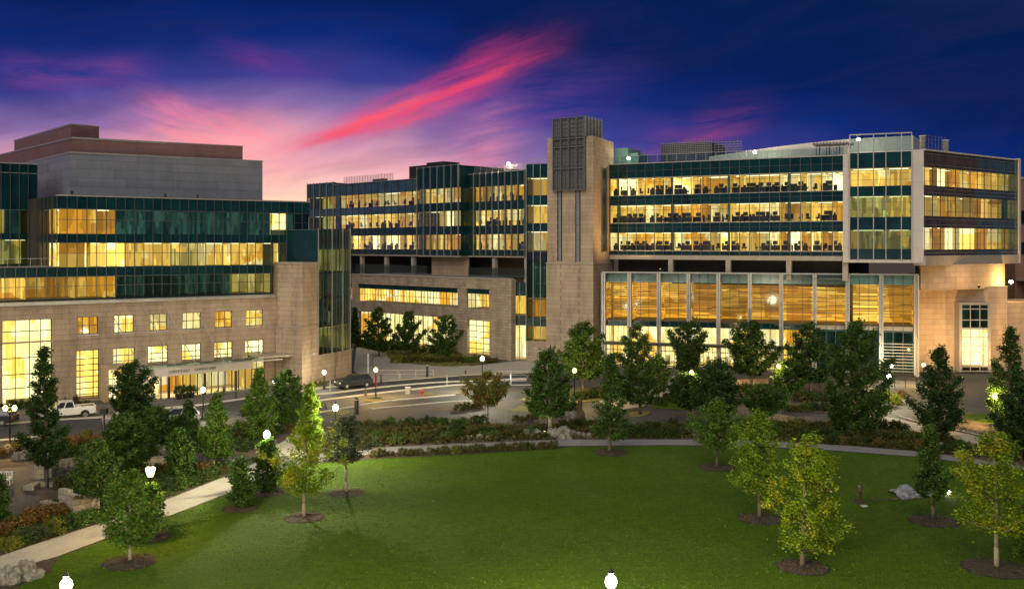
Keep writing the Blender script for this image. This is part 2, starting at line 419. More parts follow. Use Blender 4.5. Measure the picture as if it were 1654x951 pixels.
for i, (a, b, c, d) in enumerate(hl):
    if i < 2:
        window(left, FL, a, b, c, d, .3, [.27, .55, .78], [.2, .36, .55, .73, .86], 'glass', 'mullion', .1)
        room(left, FL, a-1, b+1, c, d+.3, .5, 5, 'lit_white')
    elif i < 8:
        window(left, FL, a, b, c, d, .25, [.25, .6], [.5], 'glass', 'mullion', .09)
        bar(left, FL, a-.08, b+.08, c-.14, c-.003, -.06, .2, 'metal', 'window_sill')
        room(left, FL, a-.8, b+.8, c-.5, d+.4, .5, 3, 'lit_white' if i % 2 else 'lit_cream')
    elif i < 14:
        window(left, FL, a, b, c, d, .25, [.18, .75], [.12, .3, .6] if i > 8 else [.1, .22, .34, .46, .58, .7, .82], 'glass', 'mullion', .1)
        room(left, FL, a-.8, b+.8, c-.1, d+.4, .5, 3.2, 'lit_white')
    elif i == 15:
        window(left, FL, a, b, c, d, .25, [.4], [.6], 'glass', 'mullion', .1); room(left, FL, a-.4, b+.6, c, d+.2, .5, 3, 'lit_white')
# tie rods and awnings
def rod(p, q, r=.05): return MB().tube(p, q, r, n=6)
aw0, aw1 = FL.u(236), FL.u(470)
MB().box(FL.u(205), FL.u(440), -3.1, -.02, 3.62, 3.68).build('glass_awning', M['glass_rail'], left, FL)
mb = MB()
mb.box(FL.u(205), FL.u(440), -3.18, -3.11, 3.56, 3.72)
for i in range(15):
    u = FL.u(205) + (FL.u(440)-FL.u(205))*i/14; mb.box(u-.05, u+.05, -3.1, -.02, 3.57, 3.61)
mb.build('awning_frame', M['mullion_pale'], left, FL)
for a, c in zip((172, 228, 262, 308, 361, 409.5), (221, 284, 312, 339, 390, 453)):
    ua = FL.u(a)
    rod((ua, -.05, zf(510, 250)+1.6), (ua+3.1, -3.0, 3.75)).build('tie_rod', M['metal'], left, FL)
# lobby
FB = Fr(XY(249, 113.4), XY(408, 121.6))
zt, zb = 3.55, 2.62
d0 = 3.2
lb = MB(); lb.box(0, FB.L, -.05, d0, zb, zt); fascia = lb.build('entrance_fascia', M['white_panel'], left, FB)
def text_on(parent, s, size, x, y, z, mat, rz=0, sx=1.0):
    cu = bpy.data.curves.new('lettering', 'FONT'); cu.body = s; cu.size = size; cu.extrude = .012; cu.align_x = 'LEFT'
    to = bpy.data.objects.new('lettering', cu); col.objects.link(to); dg = bpy.context.evaluated_depsgraph_get()
    me = bpy.data.meshes.new_from_object(to.evaluated_get(dg)); bpy.data.objects.remove(to); me.materials.clear(); me.materials.append(mat)
    o = bpy.data.objects.new('lettering', me); col.objects.link(o); o.parent = parent
    o.location = (x, y, z); o.rotation_euler = (rad(90), 0, rz); o.scale = (sx, 1, 1); return o
text_on(fascia, '12 MEMORY', .5, FB.u(272), -.065, zb+.3, M['metal_dark'], sx=.55)
text_on(fascia, 'EVENT', .5, FB.u(292), -.065, zb+.3, M['metal_dark'], sx=.75)
text_on(fascia, 'CONFERENCE CENTER', .42, FB.u(314), -.065, zb+.35, M['metal_dark'], sx=.62)
nb = 14
for i in range(nb):
    a, b = FB.L*i/nb+.04, FB.L*(i+1)/nb-.04
    if i in (1, 2): continue
    pane(left, FB, a, b, .05, zb, .25, 'glass')
mullions(left, FB, [FB.L*i/nb for i in range(nb+1)], 0, zb, .3, .1, .16, 'mullion')
room(left, FB, 0, FB.L, .05, zb-.05, .4, 5.5, 'lit_lobby')
for u in (FB.u(270), FB.u(328), FB.u(378)): MB().box(u-.12, u+.12, -.6, -.36, 0, 2.6).build('awning_post', M['metal_dark'], left, FB)
# small vestibule left of the lobby
v0, v1 = FL.u(162), FL.u(200)
mbv = MB().box(v0, v1, -1.8, -.01, 3.7, 4.2).box(v0, v0+.5, -1.8, -.01, 0, 3.7).box(v1-.4, v1, -1.8, -.01, 0, 3.7)
mbv.build('side_porch', M['stone_pale'], left, FL)
window(left, FL, v0+.55, v1-.45, .1, 3.6, -1.2, 3, [.3, .7], 'glass', 'mullion_pale', .08, 'side_door')
room(left, FL, v0+.55, v1-.45, .1, 3.65, -1.1, 1.0, 'lit_lobby', False)
# upper glass storeys
FG = FL.off(1.5)
levels = [(11.62, 11.8, 's'), (11.8, 14.3, 3), (14.3, 15.4, 's'), (15.4, 18.2, 2), (18.2, 19.25, 's'), (19.25, 22.1, 1), (22.1, 23.55, 's')]
g0, g1, gr = FG.u(92), FG.u(500), FG.u(447)
bw = (g1-g0)/29
usU = [g0+bw*i for i in range(30)]
usL = [g0-bw*k for k in range(8, 0, -1)] + [u for u in usU if u < gr+.1]
dim = 0
def gmat(row, px):
    if row == 1: return 'lit_amber' if px < 193 else ('lit_white' if 436 < px < 462 else 'lit_teal')
    if row == 2: return 'lit_white' if px < 204 else ('lit_olive' if px < 440 and rb.random() < .35 else ('lit_cream' if px < 470 else 'lit_teal'))
    return 'lit_amber' if px < 194 else ('lit_olive' if px > 372 else 'lit_teal')
def px_of(fr, u): p = fr.pt(u, 0, 0); return CX + F*p.x/p.y
for (z0, z1, k) in levels:
    us = usL if z1 <= 15.4 else usU
    if k == 's':
        MB().box(us[0], us[-1], .02, .3, z0, z1).build('spandrel', M['spandrel'], left, FG)
        MB().box(us[0], us[-1], -.05, .02, z0-.04, z0+.05).build('transom', M['mullion'], left, FG)
    else:
        for a, b in zip(us, us[1:]): pane(left, FG, a+.02, b-.02, z0, z1, .03, 'glass' if gmat(k, px_of(FG, (a+b)/2)) != 'lit_teal' else 'glass_teal', 'window')
        MB().box(us[0], us[-1], -.03, .02, z0+(z1-z0)*.56, z0+(z1-z0)*.56+.06).build('transom', M['mullion'], left, FG)
        i = 0
        while i < len(us)-1:
            pm = px_of(FG, (us[i]+us[i+1])/2); m = gmat(k, pm); j = i+1; lim = rb.randint(2, 5)
            while j < len(us)-1 and j-i < lim and gmat(k, px_of(FG, (us[j]+us[j+1])/2)) == m: j += 1
            room(left, FG, us[i]+.02, us[j]-.02, z0, z1-.02, .35, rb.uniform(3, 5.5), m); i = j
mullions(left, FG, usU, 15.4, 23.55, .02, .07, .13)
mullions(left, FG, usL, 11.7, 15.4, .02, .07, .13)
MB().box(g0-.1, g1+.1, -.12, .5, 23.56, 23.72).build('parapet_cap', M['metal'], left, FG)
MB().box(usL[0], g0-.05, -.12, 5, 15.41, 15.5).build('terrace_deck', M['roofing'], left, FG)
tr = MB()
for i in range(8): tr.box(usL[0]+i*1.15, usL[0]+i*1.15+.04, -.1, -.06, 15.5, 16.4)
tr.box(usL[0], g0, -.1, -.06, 16.4, 16.45); tr.build('terrace_railing', M['metal'], left, FG)
# return face running back from the left corner
c0 = FG.p2(g0, 0); FRt = Fr(XY(49, 119.5), c0)
n = 7
for (z0, z1, k) in levels[3:]:
    if k == 's': MB().box(0, FRt.L, .02, .3, z0, z1).build('spandrel', M['spandrel'], left, FRt)
    else:
        for i in range(n): pane(left, FRt, FRt.L*i/n+.02, FRt.L*(i+1)/n-.02, z0, z1, .03, 'glass', 'side_window')
        room(left, FRt, .1, FRt.L-.6, z0, z1-.02, .4, 3.5, 'lit_amber')
mullions(left, FRt, [FRt.L*i/n for i in range(n)], 15.4, 23.55, .02, .1, .22, 'mullion')
# taller glass block at the far left edge
FT = Fr(XY(-75, 116), XY(60, 121.5))
zt2 = FT.z(60, 266.5)
n = 9; bt = FT.L/n
for (z0, z1, k) in [(11.6, 12.2, 's'), (12.2, 14.7, 1), (14.7, 15.6, 's'), (15.6, 18.6, 2), (18.6, 19.4, 's'), (19.4, 22.3, 3), (22.3, zt2, 's')]:
    if k == 's': MB().box(0, FT.L, .02, .3, z0, z1).build('spandrel', M['spandrel'], left, FT)
    else:
        for i in range(n): pane(left, FT, bt*i+.02, bt*(i+1)-.02, z0, z1, .03, 'glass_teal', 'tower_window')
        room(left, FT, 0, bt*5.4, z0, z1-.02, .4, 4, 'lit_cream'); room(left, FT, bt*5.4, FT.L-.05, z0, z1-.02, .4, 4, 'lit_olive' if k != 3 else 'lit_teal')
mullions(left, FT, [bt*i for i in range(n+1)], 11.6, zt2, .02, .08, .16)
bar(left, FT, 0, FT.L, zt2*.5+12.8, zt2*.5+12.88, -.04, .02, 'mullion_pale', 'transom')
MB().box(-.1, FT.L+.1, -.1, 6, zt2, zt2+.15).build('parapet_cap', M['metal'], left, FT)
MB().box(FT.L-.05, FT.L, .05, 7, 11, zt2).build('side_panel', M['spandrel'], left, FT)
MB().prism([FT.p2(0, 4.6), FT.p2(FT.L-.1, 4.6), FT.p2(FT.L-.1, 12), FT.p2(0, 12)], 0, zt2-.01).build('core', M['dark'], left)
# core and roofs
MB().prism([FG.p2(usL[0], 6.4), FG.p2(g1-.3, 6.4), FG.p2(g1-.3, 26), FG.p2(usL[0], 26)], 0, 11.55).build('core', M['dark'], left)
MB().prism([FG.p2(g0-1, 6.4), FG.p2(g1-.3, 6.4), FG.p2(g1-.3, 26), FG.p2(g0-1, 26)], 15.5, 23.5).build('core', M['dark'], left)
MB().box(g0, g1-.05, .3, 26, 23.5, 23.58).build('roof', M['roofing'], left, FG)
MB().box(g1-.2, g1, .35, 12, 11.6, 23.49).build('side_panel', M['spandrel'], left, FG)
# penthouses
def twoface(cx_, cy, rx, ry, lx, ly, Yc, Yr, Yl):
    c = XY(cx_, Yc); r = XY(rx, Yr); l = XY(lx, Yl); return [l, c, r, (r[0]+l[0]-c[0], r[1]+l[1]-c[1])]
MB().prism(twoface(114, 0, 424, 0, 5, 0, 122, 135, 147), 23.4, H+148.5*122/F).build('penthouse', M['panel'], left)
MB().prism(twoface(116.5, 0, 392, 0, -30, 0, 124, 135, 155), H+148.5*122/F, H+172*124/F).build('penthouse', M['panel_brown'], left)
MB().prism(twoface(114.5, 0, 160, 0, 23, 0, 126, 129, 146), H+172*124/F, H+194*126/F).build('penthouse', M['panel_brown'], left)
for pts, z in ((twoface(113.7, 0, 424.5, 0, 4.5, 0, 121.9, 135.1, 147.1), H+148.5*122/F), (twoface(116, 0, 392.5, 0, -31, 0, 123.9, 135.1, 155.1), H+172*124/F), (twoface(114, 0, 160.5, 0, 22.5, 0, 125.9, 129.1, 146.1), H+194*126/F)):
    MB().prism(pts, z-.1, z+.12).build('parapet_cap', M['metal'], left)
pp = twoface(64, 0, 113.5, 0, 0, 0, 121, 121.4, 130)
for px, py in ((124, 309), (277, 312), (330, 316)): p = FG.pt(FG.u(px), 2.5, 23.6); MB().box(p.x-.1, p.x+.1, p.y-.1, p.y+.1, 23.58, 24.3).build('roof_vent', M['black'], left)
# stone pier and curved glass bay at the right end
A, B, C, D = XY(446, YL(446)-.6), XY(488, 122.8), XY(513.5, 126.3), XY(568, 134)
pier = MB().prism([A, B, C, (C[0]-4, C[1]+9), (A[0]-3, A[1]+8)], 0, 7.6).build('stone_pier', M['stone'], left)
A2 = (A[0]+.15, A[1]+.15)
MB().prism([A2, (B[0], B[1]+.15), (C[0], C[1]+.1), (C[0]-4, C[1]+9), (A[0]-3, A[1]+8)], 7.6, 15.55).build('stone_pier', M['stone'], left)
MB().prism([(A[0]-.05, A[1]-.1), (B[0], B[1]-.12), (C[0]+.1, C[1]), (C[0]-4, C[1]+9), (A[0]-3, A[1]+8)], 7.5, 7.62).build('string_course', M['soffit'], left)
MB().prism([(A[0]+.1, A[1]), (B[0], B[1]), (C[0], C[1]), (C[0]-4, C[1]+9), (A[0]-3, A[1]+8)], 15.55, 15.75).build('parapet_cap', M['soffit'], left)
MB().box(FL.u(403), FL.u(456)+3.2, -3.2, -.3, 3.9, 4.15).build('stone_awning', M['soffit'], left, FL)
FC = Fr(C, D)
MB().box(0.02, FC.L, 0, 9, 0, 3.6).build('stone_base', M['stone'], left, FC)
MB().box(-.02, FC.L+.1, -.1, 9, 3.6, 3.75).build('stone_cap', M['soffit'], left, FC)
sw = lambda t: -1.2*math.sin(math.pi*t)          # gentle outward curve of the bay
n = 10
for i in range(n):
    t0, t1 = i/n, (i+1)/n; a = FC.pt(FC.L*t0, sw(t0)*.5, 0); b = FC.pt(FC.L*t1, sw(t1)*.5, 0); fs = Fr((a.x, a.y), (b.x, b.y))
    for z0, z1, nm in ((3.8, 7.2, 'bay_window'), (7.4, 10.8, 'bay_window'), (11, 14.2, 'bay_window'), (14.4, 17.4, 'bay_window')):
        pane(left, fs, .01, fs.L-.01, z0, z1, 0, 'glass_dark', nm)
    bar(left, fs, 0, fs.L, 17.4, 19.95, 0, .1, 'spandrel', 'spandrel')
    MB().box(-.03, .03, -.16, 0, 3.8, 20.1).build('glass_fin', M['mullion_pale' if i % 3 == 0 else 'mullion'], left, fs)
for z in (7.2, 10.8, 14.2): MB().box(0.1, FC.L-.1, .05, 3, z, z+.2).build('floor_edge', M['spandrel'], left, FC)
for z0, z1, m in ((3.8, 7.2, 'lit_olive'), (7.4, 10.8, 'lit_teal'), (11, 14.2, 'lit_teal'), (14.4, 17.3, 'lit_olive')):
    room(left, FC, .1, FC.L-.1, z0, z1, .3, 4.5, m, False)
MB().box(.1, FC.L-.05, .2, 9, 19.8, 19.95).build('roof', M['roofing'], left, FC)
MB().box(FC.L-.1, FC.L, .25, 9, 3.7, 19.8).build('side_panel', M['spandrel'], left, FC)
MB().box(-.06, .08, .05, 9, 3.76, 19.9).build('side_panel', M['spandrel'], left, FC)
MB().box(.09, FC.L-.2, 5, 9, 3.7, 19.79).build('core', M['dark'], left, FC)

# ============================================================ MIDDLE WING
YM = lambda px: 1/(.004902 + (px-540)*3.9417e-6)
FM = Fr(XY(498, YM(498)), XY(849, YM(849)))
YP = lambda px: 1/(.0055866 + (px-566)*3.867e-6)
FP = Fr(XY(540, YP(540)), XY(826, YP(826)))
mid = thing('office_building', 'long middle office wing of lit glass floors above a stone podium, behind the street junction', 'building', (FP.ax, FP.ay, 0))
V = [(25.5, 28.1), (21.3, 24.0), (17.1, 19.8)]
top = 30.35
hp = [(FP.u(578), FP.u(739), 7.75, 10.9), (FP.u(753), FP.u(790), 7.75, 10.9), (FP.u(578), FP.u(729), .15, 6.0), (FP.u(755), FP.u(790.5), .35, 5.9), (FP.u(560), FP.u(568.5), 7.75, 10.9)]
holes_wall(FP, 0, FP.L, 0, 12.5, hp, .5).build('stone_wall', M['stone_rough'], mid, FP)
for h in (hp[0], hp[1], hp[4]):
    nn = max(1, round((h[1]-h[0])/1.55)); bb = (h[1]-h[0])/nn
    for i in range(nn): window(mid, FP, h[0]+bb*i, h[0]+bb*(i+1), h[2], h[3]-.75, .4, 2, [.55], 'glass', 'mullion', .07, 'podium_window')
    bar(mid, FP, h[0], h[1], h[3]-.75, h[3], .3, .5, 'spandrel', 'lintel')
    room(mid, FP, h[0]-.3, h[1]+.3, h[2], h[3], .7, 3.5, 'lit_lobby')
nn = 10; bb = (hp[2][1]-hp[2][0])/nn
for i in range(nn): window(mid, FP, hp[2][0]+bb*i, hp[2][0]+bb*(i+1), .15, 6.0, .45, 2, [.3], 'glass', 'mullion', .12, 'lobby_window')
room(mid, FP, hp[2][0], hp[2][1], .15, 6, .8, 6, 'lit_lobby')
window(mid, FP, hp[3][0], hp[3][1], .35, 5.9, .4, 3, 6, 'glass', 'mullion', .1, 'lobby_window'); room(mid, FP, hp[3][0]-.5, hp[3][1]+.5, .35, 6, .7, 4, 'lit_white')
e = FP.p2(FP.L, 0)
MB().prism([FP.p2(0, .75), FP.p2(FP.L-.01, .75), XY(828, 164), FP.p2(0, 26)], 12.3, 12.42).build('terrace', M['roofing'], mid)
FPs = Fr(e, XY(829.5, 160)); MB().quad((0, 0, 0), (FPs.L, 0, 0), (FPs.L, 0, 12.5), (0, 0, 12.5)); 
mbx = MB(); mbx.box(0.01, FPs.L, .01, .5, 0, 12.5); mbx.build('stone_wall', M['stone_rough'], mid, FPs)
MB().box(-.1, FP.L+.05, -.12, .7, 12.5, 12.66).build('parapet_cap', M['soffit'], mid, FP)
# glass slot between podium and stair glass
FS = Fr(XY(827.5, 153), XY(851, 152.6))
for z0, z1, m, nm in ((8.5, 12.1, 'spandrel', 's'), (7.0, 10.0, 'lit_cream', 'w'), (5.4, 7.0, 'spandrel', 's'), (.1, 5.4, 'lit_lobby', 'w')):
    if nm == 's': bar(mid, FS, 0, FS.L, max(z0, 10.0) if z0 > 8 else z0, z1, .05, .2, 'spandrel', 'spandrel')
    else:
        for i in range(2): pane(mid, FS, FS.L*i/2+.03, FS.L*(i+1)/2-.03, z0, z1, .05, 'glass', 'slot_window')
        room(mid, FS, 0, FS.L, z0, z1-.02, .3, 3, m)
mullions(mid, FS, [0, FS.L/2, FS.L], 0, 12.1, .04, .1, .12, 'mullion')
# flat stair glass beside the tower
FE = Fr(XY(850, 151.6), XY(885, 150.4))
rows = [(28.3, 30.4, 's'), (25.6, 28.3, 'w'), (24.1, 25.6, 's'), (21.3, 24.1, 'w'), (20.0, 21.3, 's'), (17.0, 20.0, 'w'), (9.6, 17.0, 'd'), (6.7, 9.6, 'w'), (5.4, 6.7, 's'), (3.1, 5.4, 'w')]
for z0, z1, k in rows:
    if k == 's': bar(mid, FE, 0, FE.L, z0, z1, .03, .2, 'spandrel', 'spandrel')
    elif k == 'w':
        for i in range(3): pane(mid, FE, FE.L*i/3+.03, FE.L*(i+1)/3-.03, z0, z1, .03, 'glass', 'stair_window')
        room(mid, FE, 0, FE.L, z0, z1-.02, .3, 3, 'lit_cream' if z0 > 10 else 'lit_amber')
    else:
        for j in range(3):
            for i in range(3): pane(mid, FE, FE.L*i/3+.03, FE.L*(i+1)/3-.03, z0+j*2.46, z0+(j+1)*2.46-.1, .03, 'glass_dark', 'stair_window')
        room(mid, FE, 0, FE.L, z0, z1-.02, .3, 2.5, 'lit_teal', False)
mullions(mid, FE, [0, FE.L*.33, FE.L*.66, FE.L], 3.1, 30.4, .03, .09, .16, 'mullion_pale')
MB().box(0, FE.L, 0, 3, 0, 3.08).build('stone_base', M['stone_rough'], mid, FE)
MB().box(0, FE.L, 0.4, 10, 30.3, 30.5).build('roof', M['roofing'], mid, FE)
MB().box(0, .15, .3, 12, 0, 30.3).build('side_panel', M['spandrel'], mid, FE)
MB().box(.2, FE.L, 3.4, 12, 0, 30.2).build('core', M['dark'], mid, FE)
# upper glass floors
def seg(pa, pb, n): a, b = FM.u(pa), FM.u(pb); return [a+(b-a)*i/n for i in range(n+1)]
segs = [(seg(498, 540, 4), 0, 30.9, 'e'), (seg(540, 690, 14), 0, top, 'b'), (seg(690, 757, 6), -2.2, 32.0, 'c'), (seg(757, 849, 9), 0, top, 'd')]
def mpick(sn):
    def f(i):
        r = rb.random()
        if sn == 'e': return 'lit_cream' if r < .4 else 'lit_olive'
        if sn == 'd': return 'lit_cream' if r < .5 else ('lit_olive' if r < .65 else 'lit_amber')
        return 'lit_cream' if r < .6 else ('lit_white' if r < .85 else 'lit_amber')
    return f
for us, yo, tp, sn in segs:
    fr = FM.off(yo) if yo else FM
    a, b = us[0], us[-1]
    for (z0, z1) in V:
        for p, q in zip(us, us[1:]): pane(mid, fr, p+.02, q-.02, z0, z1, .03, 'glass_teal' if sn in 'e' else 'glass', 'window')
        rooms_row(mid, fr, us, z0, z1-.02, .4, mpick(sn), rb, 1, 3, 3, 6)
        bar(mid, fr, a, b, z0+1.85, z0+1.9, -.02, .02, 'mullion', 'transom')
    for z0, z1 in ((28.1, tp), (24.0, 25.5), (19.8, 21.3), (16.1, 17.1)):
        bar(mid, fr, a, b, z0, z1, .03, .3, 'spandrel_blue' if z1 > 24 and sn in 'eb' else 'spandrel', 'spandrel')
        bar(mid, fr, a, b, z0-.05, z0+.05, -.06, .03, 'mullion', 'transom')
    mullions(mid, fr, us, 16.1, tp+.1, .03, .07, .16)
    if sn in 'ced':       # projecting vertical glass fins
        for k in range(len(us)*2-1):
            u = a+(b-a)*k/(len(us)*2-2)
            if sn == 'd' and k % 2: continue
            MB().box(u-.02, u+.02, -.4, -.17, 16.0, tp+.25).build('glass_fin', M['glass_rail' if k % 2 else 'mullion_pale'], mid, fr)
    bar(mid, fr, a, b, 15.8, 16.1, 0, 8, 'soffit', 'floor_edge')
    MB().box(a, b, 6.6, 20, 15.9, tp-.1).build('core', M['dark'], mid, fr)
    MB().box(a, b, .3, 20, tp-.12, tp-.02).build('roof', M['roofing'], mid, fr)
    bar(mid, fr, a, b, tp, tp+.12, -.12, .4, 'metal', 'parapet_cap')
    for x in (a, b): bar(mid, fr, x-.06, x+.06, 16, tp, .3, 6.8, 'spandrel', 'side_panel')
# terrace recess below
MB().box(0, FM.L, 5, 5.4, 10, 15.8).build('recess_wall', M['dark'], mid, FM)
for px in (581, 620.5, 664, 795, 847): u = FM.u(px); MB().box(u-.35, u+.35, .3, 1, 10, 15.8).build('column', M['soffit'], mid, FM)
MB().box(FM.u(696), FM.u(754), .2, .6, 10, 15.8).build('recess_panel', M['stone_pale'], mid, FM)
rl = MB()
rl.box(FM.u(575), FM.u(690), -.1, -.06, 12.4, 14.1).box(FM.u(757), FM.u(848), -.1, -.06, 12.2, 14.0); rl.build('glass_railing', M['glass_rail'], mid, FM)
# roof plant and rails
bar(mid, FM, FM.u(641), FM.u(668), 30.3, 33.2, 3, 7, 'metal_dark', 'roof_plant'); bar(mid, FM, FM.u(669), FM.u(696), 30.3, 33.6, 3, 7, 'metal_dark', 'roof_plant')
bar(mid, FM, FM.u(582), FM.u(600), 30.3, 31.3, 3, 4, 'black', 'roof_vent')
def rail(root, fr, a, b, z, h, y, step=1.6, mat='mullion_pale', bars=3, name='roof_railing'):
    mb = MB(); n = max(1, int((b-a)/step))
    for i in range(n+1): u = a+(b-a)*i/n; mb.box(u-.03, u+.03, y, y+.05, z, z+h)
    for k in range(1, bars+1): mb.box(a, b, y+.01, y+.04, z+h*k/bars-.05, z+h*k/bars)
    return mb.build(name, M[mat], root, fr)
rail(mid, FM, FM.u(549), FM.u(628), 30.45, 1.5, 1, .9, 'mullion_pale', 8)
rail(mid, FM, FM.u(760), FM.u(849), 30.45, 1.2, 1, 1.4, 'mullion_pale', 5)
rail(mid, FE, 0, FE.L, 30.5, .9, .5)

# ============================================================ STONE TOWER
TC = XY(958, 144); TL = XY(884, 148.6); TR = XY(991, 153.0)
FTf = Fr(TL, TC); FTs = Fr(TC, TR)
tower = thing('stone_tower', 'tall pale stone tower capped by a grey metal lattice box, between the two glass wings', 'tower', (TL[0], TL[1], 0))
back = (TL[0]+TR[0]-TC[0], TL[1]+TR[1]-TC[1]); zt3 = 34.0
MB().prism([TL, TC, TR, back], 15.3, zt3).build('shaft', M['stone'], tower)
o3 = lambda p, d: p
MB().prism([FTf.p2(-.1, -.12), FTf.p2(FTf.L+.1, -.12), FTs.p2(FTs.L, -.12), back], 0, 15.1).build('base', M['stone'], tower)
MB().prism([FTf.p2(-.16, -.2), FTf.p2(FTf.L+.16, -.2), FTs.p2(FTs.L, -.2), back], 15.1, 15.3).build('ledge', M['soffit'], tower)
la, lb_ = FTf.u(896.5), FTf.u(947)
zl0 = FTf.z(920, 308); zl1_ = FTf.z(947, 187.5)
dcap = 4.4
MB().box(la, lb_, -.35, dcap, zt3+.01, zl1_-.25).build('lattice_core', M['lattice_back'], tower, FTf)
MB().box(la+.03, lb_-.03, -.3, -.01, zl0, zt3).build('lattice_core', M['lattice_back'], tower, FTf)
gl = MB()
nv = 4
for i in range(nv+1): u = la+(lb_-la)*i/nv; gl.box(u-.08, u+.08, -.66, -.36, zl0, zl1_)
for i in range(nv*3): u = la+(lb_-la)*(i+.5)/(nv*3); gl.box(u-.02, u+.02, -.5, -.36, zl0, zl1_)
z = zl0
while z < zl1_: gl.box(la, lb_, -.46, -.36, z, z+.04); z += .62
for z in (zl0, zl0+3.2, zl0+6.4, zt3-.3, zl1_-.15): gl.box(la-.05, lb_+.05, -.66, -.33, z, z+.14)
gl.build('lattice', M['grille'], tower, FTf)
gs = MB()
for i in range(6): y = -.4+(dcap+.4)*i/5; gs.box(lb_+.01, lb_+.2, y-.07, y+.07, zt3+.02, zl1_)
z = zt3+.1
while z < zl1_: gs.box(lb_+.01, lb_+.1, -.4, dcap, z, z+.04); z += .62
gs.build('lattice', M['mullion_pale'], tower, FTf)
for p0, p1 in ((902, 907.5), (931, 937)):
    a, b = FTf.u(p0), FTf.u(p1)
    MB().box(a, b, -.05, -.01, 15.5, zl0).build('dark_channel', M['panel'], tower, FTf)
    MB().box(a-.06, a, -.2, 0, 15.5, zl0).box(b, b+.06, -.2, 0, 15.5, zl0).build('channel_fin', M['metal_dark'], tower, FTf)
a, b = FTs.u(971), FTs.u(979)
MB().box(a, b, -.04, -.01, 17, 29.6).build('slot_window', M['metal_dark'], tower, FTs)
MB().box(a-.1, a, -.2, 0, 16.8, 29.8).box(b, b+.1, -.2, 0, 16.8, 29.8).build('slot_frame', M['grille'], tower, FTs)
MB().prism([FTf.p2(-.05, -.05), FTf.p2(la-.4, -.05), FTf.p2(la-.4, .5), FTf.p2(-.05, .5)], zt3, zt3+.12).build('coping', M['soffit'], tower)

# ============================================================ LONG RIGHT WING
YR = lambda px: 1/(.006623 + (px-985)*2.066e-6)
FR = Fr(XY(985, YR(985)), XY(1362, YR(1362)))
right = thing('office_building', 'long office wing right of the tower, three lit storeys banded in dark teal glass', 'building', (FR.ax, FR.ay, 0))
NB = 24; usR = [FR.L*i/NB for i in range(NB+1)]; topR = 30.25
def rpick(i):
    r = rb.random(); return 'lit_cream' if r < .62 else ('lit_amber' if r < .85 else 'lit_white')
for ri, (z0, z1) in enumerate(V):
    for a, b in zip(usR, usR[1:]): pane(right, FR, a+.02, b-.02, z0, z1, .03, 'glass')
    rooms_row(right, FR, usR, z0, z1-.02, .4, rpick, rb, 1, 4, 4, 7.5)
    bar(right, FR, 0, FR.L, z0+1.9, z0+1.95, -.02, .02, 'mullion', 'transom')
    for i in range(0, NB, 6): u = usR[i]+.9; MB().box(u, u+.45, .8, 1.25, z0, z1).build('inner_column', M['teal_glass'], right, FR)
for z0, z1 in ((28.1, topR), (24.0, 25.5), (19.8, 21.3), (16.4, 17.1)):
    bar(right, FR, 0, FR.L, z0, z1, .03, .3, 'spandrel', 'spandrel')
    bar(right, FR, 0, FR.L, z1-.1 if z1 < 29 else z0-.04, z1 if z1 < 29 else z0+.05, -.14, .03, 'mullion_pale', 'sill_ledge')
    if z1-z0 > 1: bar(right, FR, 0, FR.L, z0+(z1-z0)*.5, z0+(z1-z0)*.5+.05, -.05, .03, 'mullion', 'transom')
mullions(right, FR, usR, 16.4, topR, .03, .07, .15)
bar(right, FR, 0, FR.L, 15.75, 16.4, -.1, 6, 'soffit', 'floor_edge')
MB().box(0, FR.L, 8, 26, 0, topR-.1).build('core', M['dark'], right, FR)
MB().box(0, FR.L, .3, 26, topR-.12, topR-.01).build('roof', M['roofing'], right, FR)
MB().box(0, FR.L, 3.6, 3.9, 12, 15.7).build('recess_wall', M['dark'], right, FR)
MB().box(0, FR.L, .2, 3.6, 13.2, 13.3).build('terrace', M['roofing'], right, FR)
for px in (1083, 1176, 1274, 1365): u = FR.u(px); MB().box(u-.35, u+.35, -.05, .7, 13, 15.75).build('column', M['soffit'], right, FR)
bar(right, FR, 0, FR.L, topR, topR+.14, -.12, .4, 'metal', 'parapet_cap')
gr_ = MB().box(0, FR.L, .5, .53, topR+.2, topR+1.25).build('glass_railing', M['glass_rail'], right, FR)
rail(right, FR, 0, FR.L, topR+.1, 1.3, .42, 1.45, 'mullion_pale', 1)
# roof: frosted glass lift house, screened plant, curved white roof
fr = FR.off(4)
MB().box(fr.u(993), fr.u(1014), 0, 6, topR, 33.2).box(fr.u(1014.4), fr.u(1028), .6, 6, topR, 32.4).build('lift_house', M['teal_glass'], right, fr)
fk = FR.off(16)
u0, u1 = fk.u(1068), fk.u(1150); sc_ = MB()
zz0, zz1 = topR, fk.z(1110, 229)
sc_.box(u0, u1, .1, 8, zz0, zz1-.3)
plant = sc_.build('plant_room', M['metal_dark'], right, fk)
s2 = MB()
nn = 22
for i in range(nn+1): u = u0+(u1-u0)*i/nn; s2.box(u-.04, u+.04, -.12, -.02, zz0, zz1+(.4 if i > nn*.45 else 0))
z = zz0
while z < zz1: s2.box(u0, u1, -.06, .02, z, z+.14); z += .3
sub('screen', s2, M['grille'], plant)
s3 = MB()
for i in range(8): s3.box(u1+.3+i*.55, u1+.38+i*.55, .5+i*.3, .6+i*.3, zz0, zz1+.2)
z = zz0
while z < zz1: s3.box(u1, u1+4.6, .7, .8, z, z+.12); z += .4
sub('screen', s3, M['grille'], plant)
fk = FR.off(7)
mb = MB(); ua, ub = fk.u(1145), fk.u(1475); n = 24
